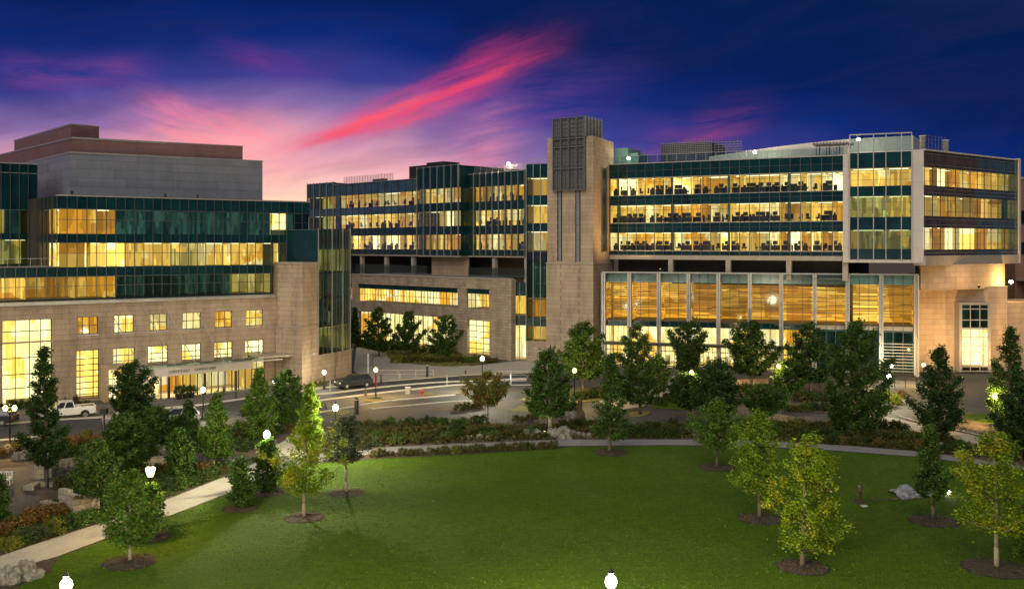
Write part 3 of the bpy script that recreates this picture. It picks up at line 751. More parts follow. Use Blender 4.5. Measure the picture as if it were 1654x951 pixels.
for i in range(n):
    t0, t1 = i/n, (i+1)/n
    h0 = topR+1.3+1.75*math.sin(min(1, t0*1.15)*math.pi/2); h1 = topR+1.3+1.75*math.sin(min(1, t1*1.15)*math.pi/2)
    a, b = ua+(ub-ua)*t0, ua+(ub-ua)*t1; k = len(mb.v)
    mb.v += [(a,0,topR),(b,0,topR),(b,0,h1),(a,0,h0),(a,9,topR),(b,9,topR),(b,9,h1+.3),(a,9,h0+.3)]
    mb.f += [(k,k+1,k+2,k+3),(k+3,k+2,k+6,k+7),(k+5,k+4,k+7,k+6)]
    if i == 0: mb.f.append((k+4,k,k+3,k+7))
    if i == n-1: mb.f.append((k+1,k+5,k+6,k+2))
mb.build('curved_roof', M['white_panel'], right, fk)
# projecting white framed glass bay
FY = Fr(XY(1361.5, 134.4), XY(1492, 130.6))
zb0, zb1 = 15.55, 30.6
x1, x2 = FY.u(1372.5), FY.u(1472.5)
MB().box(0, x1, 0, 4, zb0, zb1-.2).box(x2, FY.L, 0, 4, zb0, zb1+.1).box(x1, x2, 0, 4, zb0, zb0+.45).build('bay_frame', M['white_panel'], right, FY)
cols_ = [x1, FY.u(1386), FY.u(1411), FY.u(1431), FY.u(1456), x2]
zr = [(16.0, 17.4, 's'), (17.4, 20.0, 'w'), (20.0, 21.7, 's'), (21.7, 24.6, 'w'), (24.6, 25.9, 's'), (25.9, 28.4, 'w'), (28.4, 30.5, 's')]
for z0, z1, k in zr:
    for ci, (a, b) in enumerate(zip(cols_, cols_[1:])):
        if k == 's': bar(right, FY, a, b, z0, z1, -.12, .1, 'spandrel', 'spandrel')
        else: window(right, FY, a+.03, b-.03, z0, z1, -.15, 1, [.35, .7], 'glass_teal' if z0 < 25 else 'glass', 'mullion', .04, 'bay_window')
    if k == 'w':
        room(right, FY, x1, FY.u(1431), z0, z1-.02, .2, 4.5, 'lit_cream' if z0 > 25 else 'lit_olive'); room(right, FY, FY.u(1431), x2, z0, z1-.02, .2, 4.5, 'lit_cream' if z0 > 25 else 'lit_olive')
mullions(right, FY, cols_, zb0+.3, 33.0, -.15, .12, .2, 'mullion_pale')
ps = MB().box(x1, x2, -.14, -.11, 30.6, 33.0).build('glass_screen', M['glass_rail'], right, FY)
MB().box(x1, x2, -.3, -.1, 32.9, 33.05).build('screen_rail', M['mullion_pale'], right, FY)
MB().box(.2, FY.L-.2, 5, 12, zb0+.3, 30.3).build('core', M['dark'], right, FY)
MB().box(.1, FY.L-.1, .1, 14, 30.3, 30.4).build('roof', M['roofing'], right, FY)
tr_ = MB()     # roof pergola
p0, p1 = fk.u(1328), fk.u(1376)
for i in range(4): u = p0+(p1-p0)*i/3; tr_.box(u-.06, u+.06, -4.6, -4.5, topR, topR+1.9).box(u-.06, u+.06, -2.1, -2, topR, topR+1.9)
tr_.box(p0-.5, p1+.5, -4.9, -1.7, topR+1.9, topR+2.05)
for i in range(12): u = p0-.4+(p1-p0+.8)*i/11; tr_.box(u, u+.08, -5, -1.6, topR+2.05, topR+2.2)
tr_.build('pergola', M['grille'], right, fk)
# ============================================================ GLASS HALL below the wing
FH = Fr(XY(976, 146.6), XY(1479, 134.2))
hall = thing('glass_hall', 'amber lit glass hall with tall pale fins, standing in front of the long right wing', 'building', (FH.ax, FH.ay, 0))
cpx = [976.5, 1018, 1065, 1113, 1161, 1211.5, 1262, 1315.7, 1368.7, 1422.8, 1478.5]
uc = [FH.u(p) for p in cpx]; ztop = 13.9
for i in range(10):
    a, b = uc[i]+.3, uc[i+1]-.3; w = (b-a)/3
    dark_ = i >= 7
    for j in range(3):
        p, q = a+w*j+.02, a+w*(j+1)-.02
        pane(hall, FH, p, q, 6.75, 12.4, .05, 'glass'); 
        if not dark_: pane(hall, FH, p, q, 3.6, 5.9, .05, 'glass', 'clerestory_window')
        elif i < 9 or j >= 0: pane(hall, FH, p, q, .3, 5.9, .05, 'glass_dark', 'tall_window')
        if not dark_: pane(hall, FH, p, q, .1, 3.2, .05, 'glass', 'door')
    bar(hall, FH, a, b, 12.42, ztop-.1, .04, .1, 'teal_glass', 'frit_panel')
    if not dark_: bar(hall, FH, a, b, 5.95, 6.7, .04, .12, 'spandrel', 'spandrel')
    else: bar(hall, FH, a, b, 6.1, 6.7, .04, .12, 'soffit', 'spandrel')
    mu = MB()
    for j in (1, 2): mu.box(a+w*j-.035, a+w*j+.035, -.08, .04, .1, ztop-.1)
    for z in (8.4, 5.92, 6.72): mu.box(a, b, -.05, .04, z-.03, z+.03)
    if not dark_:
        for j in range(6): mu.box(a+w*j/2-.04, a+w*j/2+.04, -.03, .04, .12, 3.2)
        mu.box(a, b, -.04, .045, 2.3, 2.4)
        for j in (.3, 1.6, 2.5): mu.box(a+w*j, a+w*j+.5, 2.5, 2.9, .12, 1.5)
    mu.build('mullion', M['mullion'], hall, FH)
    lv = MB(); z = 8.7
    while z < 12.3:
        if rb.random() < .93: lv.box(a, b, .5, .72, z, z+.11)
        z += .27
    lv.build('louvre', M['slat'], hall, FH)
    if dark_:
        lv = MB(); z = .5
        while z < 4.6: lv.box(a, b, -.16, -.06, z, z+.09); z += .42
        if i == 9: lv.build('louvre', M['metal'], hall, FH)
    room(hall, FH, uc[i]+.02, uc[i+1]-.02, 6.8, 12.5, 1.0, rb.uniform(5, 6), 'lit_hall', rb.random() < .7)
    if not dark_: room(hall, FH, uc[i]+.02, uc[i+1]-.02, .1, 5.95, .8, 6, 'lit_lobby', True)
    else: room(hall, FH, uc[i]+.02, uc[i+1]-.02, .1, 5.95, .8, 4, 'lit_teal', False)
for i, u in enumerate(uc):
    m2 = MB().box(u-.28, u-.06, -.9, .1, .1, ztop+.05).box(u+.06, u+.28, -.9, .1, .1, ztop+.05).box(u-.06, u+.06, -.7, .1, .1, ztop-.1)
    m2.build('fin_column', M['metal'], hall, FH)
bar(hall, FH, -.3, FH.L+.3, ztop-.1, ztop+.08, -.95, .3, 'mullion_pale', 'roof_edge')
bar(hall, FH, 0, uc[7], 3.2, 3.6, -1.5, .1, 'metal_dark', 'door_canopy')
MB().box(0, FH.L, .3, 7.2, ztop-.25, ztop-.12).build('roof', M['roofing'], hall, FH)
MB().box(0, FH.L, 7.2, 7.6, 0, ztop-.3).build('core', M['dark'], hall, FH)
MB().box(FH.L, FH.L+.35, -.9, 7.2, 0, ztop).build('side_panel', M['white_panel'], hall, FH)
MB().box(-.5, -.1, -.2, 7.2, 0, ztop).build('side_panel', M['metal'], hall, FH)

# ============================================================ CORNER BLOCK at right
FZ = Fr(XY(1493, 130.6), XY(1643, 146.6))
corner = thing('office_building', 'corner office block at far right, brown and blue tinted glass above warm lit stone walls', 'building', (FZ.ax, FZ.ay, 0))
zs = [(16.45, 17.3, 'w0'), (17.3, 20.3, 'w'), (20.3, 21.8, 's'), (21.8, 24.6, 'w'), (24.6, 25.9, 's'), (25.9, 28.4, 'w'), (28.4, 30.55, 's')]
n = 13; bz = FZ.L/n; usZ = [bz*i for i in range(n+1)]; nb_ = 7
for z0, z1, k in zs:
    if k == 'w':
        for i in range(n): window(corner, FZ, usZ[i]+.02, usZ[i+1]-.02, z0, z1, 0, 1, [.25, .8], 'glass_teal' if i >= 10 else 'glass', 'mullion', .04)
        def zp(i): r = rb.random(); return ('lit_amber' if r < .6 else 'lit_cream' if r < .85 else 'lit_white') if i < 9 else ('lit_teal' if r < .35 else 'lit_amber' if r < .7 else 'lit_cream')
        rooms_row(corner, FZ, usZ[:4], z0, z1-.02, .4, zp, rb, 1, 2, 1.2, 1.8)
        rooms_row(corner, FZ, usZ[3:], z0, z1-.02, .4, lambda i: zp(i+3), rb, 1, 2, 3, 5)
    else:
        z1_ = z1
        bar(corner, FZ, 0, usZ[nb_], z0, z1_, .03, .3, 'spandrel_brown', 'spandrel'); bar(corner, FZ, usZ[nb_], FZ.L, z0, z1_, .03, .3, 'spandrel_blue', 'spandrel')
        bar(corner, FZ, 0, FZ.L, z0+.35, z0+.4, -.05, .03, 'mullion_pale', 'transom'); bar(corner, FZ, 0, FZ.L, z1_-.4, z1_-.35, -.05, .03, 'mullion_pale', 'transom')
mullions(corner, FZ, usZ, 16.5, 30.55, .02, .05, .1, 'mullion')
bar(corner, FZ, -.1, FZ.L+.2, 15.2, 16.5, -.25, 1.5, 'soffit', 'floor_edge')
bar(corner, FZ, FZ.L, FZ.L+.5, 15.2, 30.9, -.3, 2, 'white_panel', 'end_panel')
bar(corner, FZ, -.1, FZ.L+.5, 30.56, 30.75, -.2, .4, 'white_panel', 'parapet_cap')
MB().box(6.5, FZ.L, 5.6, 16, 15.5, 30.4).build('core', M['dark'], corner, FZ); MB().box(0.6, FZ.L, .3, 16, 30.42, 30.5).build('roof', M['roofing'], corner, FZ)
MB().box(FZ.L-.1, FZ.L, .3, 16, 15.2, 30.4).build('side_panel', M['white_panel'], corner, FZ)
for px, pt, h in ((1490.5, 218, 32.8), (1527.5, 223, 32.6)):
    fq = FZ.off(1.5); p = fq.pt(max(.2, fq.u(px)), .0, 0); MB().lathe([(.42, 30.4), (.42, h-.1), (.5, h-.08), (.5, h), (.38, h)], 12, (p.x, p.y, 0)).build('flue', M['white_paint'], corner, smooth=True)
rail(corner, FZ, .5, FZ.L*.25, 30.6, 2.2, .6, .8, 'grille', 4)
# curved stone drum under the glass, then the tall stone block with the slot bay
mb = MB(); A, B = Vector(XY(1487, 133.5)).to_2d(), Vector(XY(1623, 141.5)).to_2d()
pts = []
for i in range(13):
    t = i/12; p = A.lerp(B, t) + Vector((.2, -1)) * (1.6*math.sin(math.pi*t)); pts.append((p.x, p.y))
mb.prism(pts + [(B.x+3, B.y+9), (A.x+3, A.y+9)], 11.8, 15.25).build('drum_wall', M['stone_pale'], corner)
MB().box(0, .4, -.05, 1.5, 12.2, 15.2)
FK = Fr(XY(1483, 138.4), XY(1627, 137.9))
a, b = FK.u(1528), FK.u(1592)
hk = [(FK.u(1545), FK.u(1589), .3, FK.z(1565, 490))]
holes_wall(FK, 0, FK.L, 0, FK.z(1550, 464), hk, .5).build('stone_wall', M['stone_pale'], corner, FK)
MB().box(FK.u(1541.5), FK.u(1545), -1.7, .1, .2, hk[0][3]+.2).box(FK.u(1589), FK.u(1591.5), -1.7, .1, .2, hk[0][3]+.2).box(FK.u(1545), FK.u(1589), -1.7, .1, hk[0][3]+.02, hk[0][3]+.2).build('bay_surround', M['metal'], corner, FK)
h = hk[0]
window(corner, FK, h[0]+.02, h[1]-.02, h[2]+6, h[3], -1.55, [.33, .68], [.35, .8], 'glass_dark', 'mullion_pale', .12, 'tall_window')
window(corner, FK, h[0]+.02, h[1]-.02, h[2], h[2]+5.98, -1.55, [.33, .68], [.12, .45, .6, .8], 'glass', 'mullion_pale', .12, 'tall_window')
room(corner, FK, h[0], h[1], h[2]+.6, h[2]+5.9, -1.3, 2.6, 'lit_white', False); room(corner, FK, h[0], h[1], h[2]+6.1, h[3], -1.3, 2.6, 'lit_teal', False)
MB().box(-.05, FK.L+.05, -.1, 1, FK.z(1550, 464), FK.z(1550, 464)+.18).build('parapet_cap', M['soffit'], corner, FK)
MB().box(0.1, FK.L-.1, 1.4, 9, 0, 11.8).build('core', M['dark'], corner, FK)
MB().box(0, FK.L, .7, 9, 11.8, 11.9).build('roof', M['roofing'], corner, FK)
FK2 = Fr(XY(1626, 139.5), XY(1720, 141)); MB().box(0.02, FK2.L, 0, 8, 0, FK2.z(1640, 488)).build('low_wall', M['stone_pale'], corner, FK2)
# building beyond at the right edge
fb = Fr(XY(1640, 163), XY(1800, 168))
far = thing('office_building', 'brown brick building with dark windows just visible behind the far right corner', 'building', (fb.ax, fb.ay, 0))
MB().box(0, fb.L, 0, 12, 0, fb.z(1650, 289)).build('brick_wall', M['brick_far'], far, fb)
MB().box(-.1, fb.L+.1, -.1, 12.1, fb.z(1650, 289), fb.z(1650, 289)+.3).build('parapet_cap', M['soffit'], far, fb)
for pt, pb in ((340, 362), (391, 411)):
    for k in range(3): window(far, fb, fb.u(1649+k*16), fb.u(1649+k*16+11), fb.z(1650, pb), fb.z(1650, pt), -.06, 2, 1, 'glass_dark', 'metal_dark', .08)
MB().box(0, fb.L, -9, -.1, 12, 12.5).build('canopy_slab', M['soffit'], far, fb)
MB().box(.6, 1, -8.5, -8.1, 0, 12).build('canopy_column', M['soffit'], far, fb)
# ============================================================ GROUND
def cat(pts, k=6):
    out = []
    n = len(pts)
    for i in range(n-1):
        p0 = pts[max(0, i-1)]; p1 = pts[i]; p2 = pts[i+1]; p3 = pts[min(n-1, i+2)]
        for j in range(k):
            t = j/k
            out.append(tuple(.5*((2*p1[a]) + (-p0[a]+p2[a])*t + (2*p0[a]-5*p1[a]+4*p2[a]-p3[a])*t*t + (-p0[a]+3*p1[a]-3*p2[a]+p3[a])*t**3) for a in (0, 1)))
    out.append(pts[-1]); return out
def gp(pts): return [G(x, y) for x, y in pts]
import bmesh
def sheet(name, pts, z, mat, smooth=True, kind='structure', thick=0):
    pts = cat(pts + [pts[0]], 4)[:-1] if smooth else pts
    w = gp(pts); bm = bmesh.new()
    vs = [bm.verts.new((p.x, p.y, z)) for p in w]; f = bm.faces.new(vs)
    if f.normal.z < 0: f.normal_flip()
    f.normal_update()
    if f.normal.z < 0: bmesh.ops.reverse_faces(bm, faces=[f])
    if thick:
        r = bmesh.ops.extrude_face_region(bm, geom=[f]); 
        for v in [g for g in r['geom'] if isinstance(g, bmesh.types.BMVert)]: v.co.z -= thick
    bmesh.ops.triangulate(bm, faces=bm.faces[:])
    me = bpy.data.meshes.new(name); bm.to_mesh(me); bm.free(); me.materials.append(M[mat])
    o = bpy.data.objects.new(name, me); col.objects.link(o); o['kind'] = kind; return o
def ribbon(name, pts, w, z0, z1, mat, smooth=True, kind='structure'):
    pts = cat(pts, 5) if smooth else pts
    q = [v.to_2d() for v in gp(pts)]; mb = MB(); L = []; Rr = []
    for i, p in enumerate(q):
        d = (q[min(i+1, len(q)-1)]-q[max(i-1, 0)]).normalized(); nrm = Vector((-d.y, d.x))*w/2; L.append(p+nrm); Rr.append(p-nrm)
    for i in range(len(q)-1):
        a, b, c, d = Rr[i], Rr[i+1], L[i+1], L[i]
        mb.quad((*a, z1), (*b, z1), (*c, z1), (*d, z1))
        mb.quad((*a, z0), (*b, z0), (*b, z1), (*a, z1)); mb.quad((*c, z0), (*d, z0), (*d, z1), (*c, z1))
    o = mb.build(name, M[mat]); o['kind'] = kind; return o
g = MB(); g.quad((-2500, -600, 0), (2500, -600, 0), (2500, 5000, 0), (-2500, 5000, 0)); g = g.build('ground', M['soil']); g['kind'] = 'structure'
lawn_pts = [(560, 743), (617, 738), (700, 735), (821, 728.5), (922, 721.5), (1080, 720), (1200, 721.5), (1342, 728.5), (1483, 739), (1549, 747), (1643, 758), (1760, 785), (1900, 900), (1900, 1400), (-300, 1400), (-90, 1010), (30, 948), (95, 900), (190, 864), (249, 844), (363, 800), (412, 777), (448, 762), (500, 750)]
sheet('lawn', lawn_pts, .03, 'lawn', False)
path_pts = [(-160, 950), (0, 899), (88, 869), (155, 848), (265, 809), (367, 769), (412, 748), (445, 720), (484, 699), (515, 690), (528, 700), (520, 722), (545, 731), (579, 729), (617, 723), (724, 718), (860, 712), (912, 710.5), (1080, 710), (1200, 711), (1329, 717.5), (1473, 728.5), (1572, 741), (1700, 762), (1700, 770), (1643, 757), (1549, 746), (1483, 738), (1342, 727.5), (1200, 720.5), (1080, 719), (922, 720.5), (821, 722.5), (700, 728.5), (617, 732.5), (560, 738), (510, 747), (448, 761), (412, 776), (363, 799), (249, 843), (190, 863), (93, 899), (0, 926), (-160, 975)]
kk = path_pts.index((520, 722)); ke = path_pts.index((510, 747))
sheet('path', path_pts[:kk+1]+path_pts[ke:], .05, 'concrete_path', False)
sheet('path', path_pts[kk:ke+1], .046, 'concrete_grey', False)
plaza = [(-300, 640), (-300, 735), (0, 716), (120, 711), (330, 690), (440, 672), (520, 690), (560, 690), (640, 682), (860, 684), (900, 668), (960, 682), (1240, 684), (1330, 676), (1420, 680), (1560, 672), (1700, 668), (1900, 640), (1700, 560), (600, 520), (300, 560)]
sheet('plaza_paving', plaza, .006, 'concrete', False)
roadA = [(-300, 700), (0, 684), (88, 679), (183, 673), (251, 662), (327, 655), (387, 646), (487, 633), (541, 626), (594, 619.5), (671, 613.5), (760, 607), (845, 604), (930, 602), (930, 617), (845, 619), (740, 622), (620, 634), (511, 647), (430, 664), (330, 684), (158, 706), (60, 714), (-300, 745)]
sheet('road', roadA, .012, 'asphalt', False)
sheet('road', [(450, 684), (480, 672), (516, 667), (560, 658), (620, 649), (735, 638.5), (800, 636), (900, 633), (900, 640), (800, 647), (735, 649), (600, 661), (520, 675), (480, 687)], .012, 'asphalt', False)
sheet('road', [(640, 683.5), (659, 674), (693, 663), (740, 667), (815, 662), (850, 648), (870, 641), (960, 630), (985, 640), (905, 662), (870, 683)], .012, 'asphalt', False)
sheet('road', [(900, 672), (960, 652), (1040, 656), (1140, 660), (1180, 668), (1300, 666), (1420, 674), (1420, 682), (1300, 678), (1150, 684), (960, 686)], .012, 'asphalt', False)
sheet('road', [(1554, 646), (1600, 644), (1690, 650), (1690, 676), (1606, 670), (1560, 664)], .012, 'asphalt', False)
sheet('path', [(1400, 671), (1440, 674), (1500, 688), (1584, 705), (1655, 724), (1720, 745), (1720, 752), (1645, 734), (1570, 715), (1480, 697), (1420, 684), (1390, 677)], .022, 'concrete_path', False)
sheet('path', [(960, 640), (1020, 640), (1090, 606), (1110, 606), (1085, 632), (1040, 656), (985, 664)], .018, 'concrete_path', False)
sheet('sidewalk', [(-60, 662), (150, 656), (251, 648), (400, 628), (487, 618), (570, 609), (594, 618.5), (541, 625), (487, 632), (387, 645), (327, 654), (251, 661), (183, 672), (88, 678), (-60, 690)], .13, 'concrete', False, thick=.12)
sheet('sidewalk', [(571, 600), (576, 560), (640, 566), (760, 592), (826, 585), (884, 583), (900, 598), (845, 603), (760, 606), (671, 612.5), (600, 618)], .13, 'concrete_path', False, thick=.12)
sheet('traffic_island', [(524, 650), (620, 636), (735, 624), (800, 628), (760, 635), (735, 637), (620, 647), (530, 662)], .1, 'concrete', False, thick=.09)
ribbon('kerb', [(487, 637.5), (526, 636.6), (620, 625.3), (700, 618.5), (760, 616), (850, 613)], .35, .01, .16, 'kerb')
ribbon('kerb', [(511, 648), (620, 634.5), (735, 622.5), (800, 620.5)], .4, .01, .16, 'kerb')
ribbon('kerb', [(-60, 691), (88, 679), (183, 673), (251, 661.5), (327, 654.5), (387, 645.5), (487, 632.5), (541, 625.5), (594, 619)], .25, .01, .17, 'kerb')
ribbon('kerb', [(-100, 722), (0, 711.5), (31, 709), (70, 704)], .3, .01, .15, 'kerb')
ribbon('kerb', [(516, 667), (620, 649.3), (735, 638.5)], .25, .01, .15, 'kerb')
ribbon('kerb', [(600, 661), (735, 649), (790, 650)], .25, .01, .12, 'kerb')
ribbon('kerb', [(1450, 672), (1500, 686), (1584, 703.5), (1660, 724)], .2, .01, .1, 'kerb')
for i, (a, b) in enumerate((((727, 631), (756, 627)), ((745, 626), (775, 622.5)), ((700, 634), (735, 629)), ((770, 617), (800, 615)), ((812, 612), (850, 610)), ((812, 616), (850, 614.5)), ((800, 622), (860, 621.5)))):
    ribbon('road_marking', [a, b], .5, .013, .017, 'paint', False)
# garden beds, islands
sheet('planting_bed', [(-200, 745), (0, 722), (60, 716), (120, 712), (160, 706), (330, 692), (430, 676), (490, 684), (470, 700), (436, 717), (405, 744), (365, 767), (262, 807), (150, 846), (85, 868), (0, 897), (-200, 955)], .014, 'soil', False)
sheet('garden_plaza', [(-100, 748), (0, 757), (52, 752), (60, 772), (124, 763), (220, 742), (270, 736), (360, 734), (410, 738), (408, 744), (360, 744), (220, 750), (130, 768), (60, 778), (45, 792), (64, 800), (62, 812), (22, 835), (0, 838), (-100, 850)], .02, 'asphalt', False)
sheet('planting_bed', [(530, 690), (575, 686), (640, 683), (860, 684), (900, 676), (960, 684), (1240, 684), (1330, 679), (1400, 682), (1480, 698), (1570, 717), (1645, 736), (1720, 755), (1720, 764), (1572, 740.5), (1473, 728), (1329, 717), (1200, 710.5), (1080, 709.5), (912, 710), (724, 717.5), (617, 722.5), (579, 729), (545, 732), (522, 718)], .016, 'soil', False)
sheet('planting_bed', [(560, 738.3), (617, 732.8), (700, 728.8), (821, 722.8), (908, 720.6), (915, 722), (821, 730), (700, 737), (617, 741), (545, 748)], .056, 'mulch', False)
zq = .024
for pts, m in (([(693, 663), (712, 655.5), (737, 655), (785, 650), (787, 655), (770, 664), (735, 665)], 'soil'), ([(821, 664), (840, 655.5), (870, 651), (886, 654), (860, 664), (842, 665.5)], 'dry_grass'), ([(838, 646), (850, 641), (870, 641), (870, 647), (850, 648)], 'dry_grass'),
               ([(585, 646), (607, 642), (622, 646), (610, 650), (590, 650)], 'dry_grass'), ([(679, 640), (692, 635.5), (701, 637), (696, 640)], 'dry_grass'), ([(526, 668), (545, 662), (566, 664), (556, 670)], 'dry_grass'),
               ([(1540, 694), (1570, 678), (1600, 680), (1618, 700), (1608, 712), (1575, 704)], 'soil'), ([(1556, 670), (1580, 668), (1640, 676), (1660, 690), (1612, 686), (1570, 680)], 'lawn'),
               ([(1052, 655), (1072, 645), (1120, 652), (1135, 660), (1100, 662), (1060, 659)], 'lawn'), ([(1015, 666), (1040, 664), (1050, 667), (1036, 673), (1018, 673)], 'dry_grass'), ([(1180, 620), (1240, 618), (1340, 620), (1390, 640), (1300, 650), (1200, 640)], 'soil'), ([(1260, 655), (1330, 652), (1430, 664), (1400, 672), (1300, 665)], 'soil'), ([(900, 630), (940, 625), (985, 640), (960, 648), (905, 650)], 'dry_grass')):
    zq += .003; sheet('planting_bed' if m != 'lawn' else 'grass_verge', pts, .16 if 560 < pts[0][0] < 600 or pts[0][0] in (679,) else zq, m, True, thick=.015)
pod_bed = [(572, 560), (600, 566), (625, 572), (628, 580), (660, 588), (720, 593), (770, 590), (800, 584), (802, 578), (790, 575), (760, 574), (700, 566), (640, 556), (590, 548)]
sheet('planting_bed', pod_bed, .16, 'dry_grass', True)
sheet('planting_bed', [(-60, 640), (-60, 668), (20, 664), (100, 660), (150, 662), (150, 652), (110, 652)], .16, 'dry_grass', False)
sheet('gravel_patch', [(0, 927), (70, 905), (95, 901), (80, 925), (20, 950), (-60, 975), (-80, 950)], .055, 'mulch', False)

# ============================================================ TREES
def leaves(centers, rc, per, ls, rng, flat=.35):
    """leaf sized rhombs scattered round clump centres"""
    n = len(centers)*per
    c = np.repeat(centers, per, axis=0) + rng.normal(0, 1, (n, 3))*rc*np.array([1, 1, .75])
    a = rng.normal(0, 1, (n, 3)); a[:, 2] *= flat; a /= np.linalg.norm(a, axis=1)[:, None]
    b = rng.normal(0, 1, (n, 3)); b -= a*(a*b).sum(1)[:, None]; b /= np.linalg.norm(b, axis=1)[:, None]
    s = ls*rng.uniform(.6, 1.35, n)[:, None]
    v = np.empty((n, 4, 3)); v[:, 0] = c-a*s; v[:, 1] = c-b*s*.55; v[:, 2] = c+a*s; v[:, 3] = c+b*s*.55
    return v.reshape(-1, 3)
def leafmesh(name, v, mat):
    n = len(v)//4; me = bpy.data.meshes.new(name)
    me.vertices.add(len(v)); me.vertices.foreach_set('co', v.astype(np.float32).ravel())
    me.loops.add(4*n); me.loops.foreach_set('vertex_index', np.arange(4*n, dtype=np.int32))
    me.polygons.add(n); me.polygons.foreach_set('loop_start', np.arange(0, 4*n, 4, dtype=np.int32)); me.polygons.foreach_set('loop_total', np.full(n, 4, dtype=np.int32))
    me.materials.append(M[mat]); me.update(calc_edges=True); return me
PROF = {
 'ovoid': lambda t: math.sin(math.pi*min(.95, max(.06, t*.89+.05))**.68)**.75, 'pyramid': lambda t: min(1, .6+t/.2)*(1.04-t)**.85,
 'round': lambda t: math.sqrt(max(0, 1-(2*t-1)**2))**.8, 'column': lambda t: min(1, .45+t/.35)*(1.02-t**2.6)**.6*(1 if t < .6 else 1),
 'vase': lambda t: (.35+.65*min(1, t/.55))*math.sqrt(max(0, 1-max(0, (t-.5)/.52)**2)), 'spire': lambda t: min(1, .55+t/.3)*(1.03-t)**.6}
def tree(px, pyb, pxc, hw, yt, yb, shape, mat, label, dens=1.0, bark='bark', lean=0, ragged=.25, name='tree', tr=None, seed=None, group=None, mulch=None):
    rng = np.random.default_rng(seed or int(px*7+pyb)); rn = random.Random(int(px*13+pyb))
    b = G(px, pyb); Y = b.y; s = Y/F
    ht = (H-(yt-HZ)*s); cb = max(.15, H-(yb-HZ)*s); Rr = hw*s*1.05; ox = (pxc-px)*s
    t = thing(name, label, 'tree', (b.x, b.y, 0), 0, group)
    tk = MB(); rt = tr or max(.05, .018*ht+.02)
    top_ = Vector((ox*.9, 0, ht*.97)); pts = []
    for i in range(7):
        f = i/6; pts.append(Vector((top_.x*f**1.5+rn.gauss(0, .02)*ht*f*.3, rn.gauss(0, .02)*ht*f*.3, top_.z*f)))
    tk.tube((0, 0, -.05), (0, 0, .12), rt*1.6, rt*1.1, 8)
    tk.path(pts, [rt*(1-f*.85) for f in [i/6 for i in range(7)]], 8)
    cen = []; nl = int(30 if shape != 'column' else 30)
    prof = PROF[shape]; ch = ht-cb
    for i in range(nl):
        tt = (i+rn.random())/nl; z_end = cb+ch*tt; az = i*2.4+rn.uniform(-.4, .4)
        rr = Rr*prof(tt)*rn.uniform(1-ragged*1.15, 1.0+ragged*.6)
        z_st = max(cb*.9 if cb > .5 else .3, z_end-rr*rn.uniform(.45, .9)); f = z_st/top_.z; f = min(f, .95)
        st = Vector((top_.x*f**1.5, 0, z_st)); en = Vector((ox+rr*math.cos(az), rr*math.sin(az), z_end))
        mdl = st.lerp(en, .5)+Vector((0, 0, -rr*.08)); r0 = max(.012, rt*(1-f*.8)*.5)
        tk.path([st, mdl, en], [r0, r0*.6, r0*.25], 5)
        L = (en-st).length; k = max(2, int(L/.42*dens))
        hd = Vector((math.cos(az), math.sin(az), 0)); pd = Vector((-hd.y, hd.x, 0)); k = max(3, int(L/.26*dens))
        for j in range(k):
            u = .28+.76*(j+rn.random())/k; u_ = min(u, 1); p = st.lerp(mdl, u_*2) if u_ < .5 else mdl.lerp(en, u_*2-1)
            wd = .42*L*(1.12-u)*min(1, u*2)
            for q in range(3):
                o_ = rn.uniform(-1, 1)*wd; fw = abs(o_)*.45; r_ = p+pd*o_+hd*fw; cen.append((r_.x, r_.y, r_.z+rn.gauss(0, .05*Rr)+.06*L*u))
    area = Rr*ch*6
    m = int(area*.75*dens)
    for i in range(m):        # shell clumps fill the outline unevenly
        tt = rn.random()**.9; az = rn.uniform(0, 6.283); lump = .78+.30*math.sin(az*3+tt*9+px)*math.cos(az*2-tt*13+pyb)
        rr = Rr*prof(tt)*math.sqrt(rn.uniform(.2, 1))*lump*rn.uniform(.85, 1.08)
        cen.append((ox+rr*math.cos(az), rr*math.sin(az), cb+ch*tt))
    for i in range(4): cen.append((ox+rn.gauss(0, .05)*Rr, rn.gauss(0, .05)*Rr, ht-ch*.02*i))
    ls = .040+.00075*Y
    v = leaves(np.array(cen), .12+.02*Rr, max(9, int(26*(60/max(45, Y))**.75)), ls, rng)
    loc_part('trunk', tk, M[bark], t, True)
    cr = bpy.data.objects.new('crown', leafmesh('crown', v, mat)); col.objects.link(cr); cr.parent = t
    if mulch:
        mm = MB(); k = 40; rm = mulch*s; ring = [(b.x+rm*math.cos(6.2832*i/k)*(1+.035*rn.gauss(0, 1)), b.y+rm*math.sin(6.2832*i/k)*(1+.035*rn.gauss(0, 1))) for i in range(k)]
        mulch_ring(ring, b)
    return t
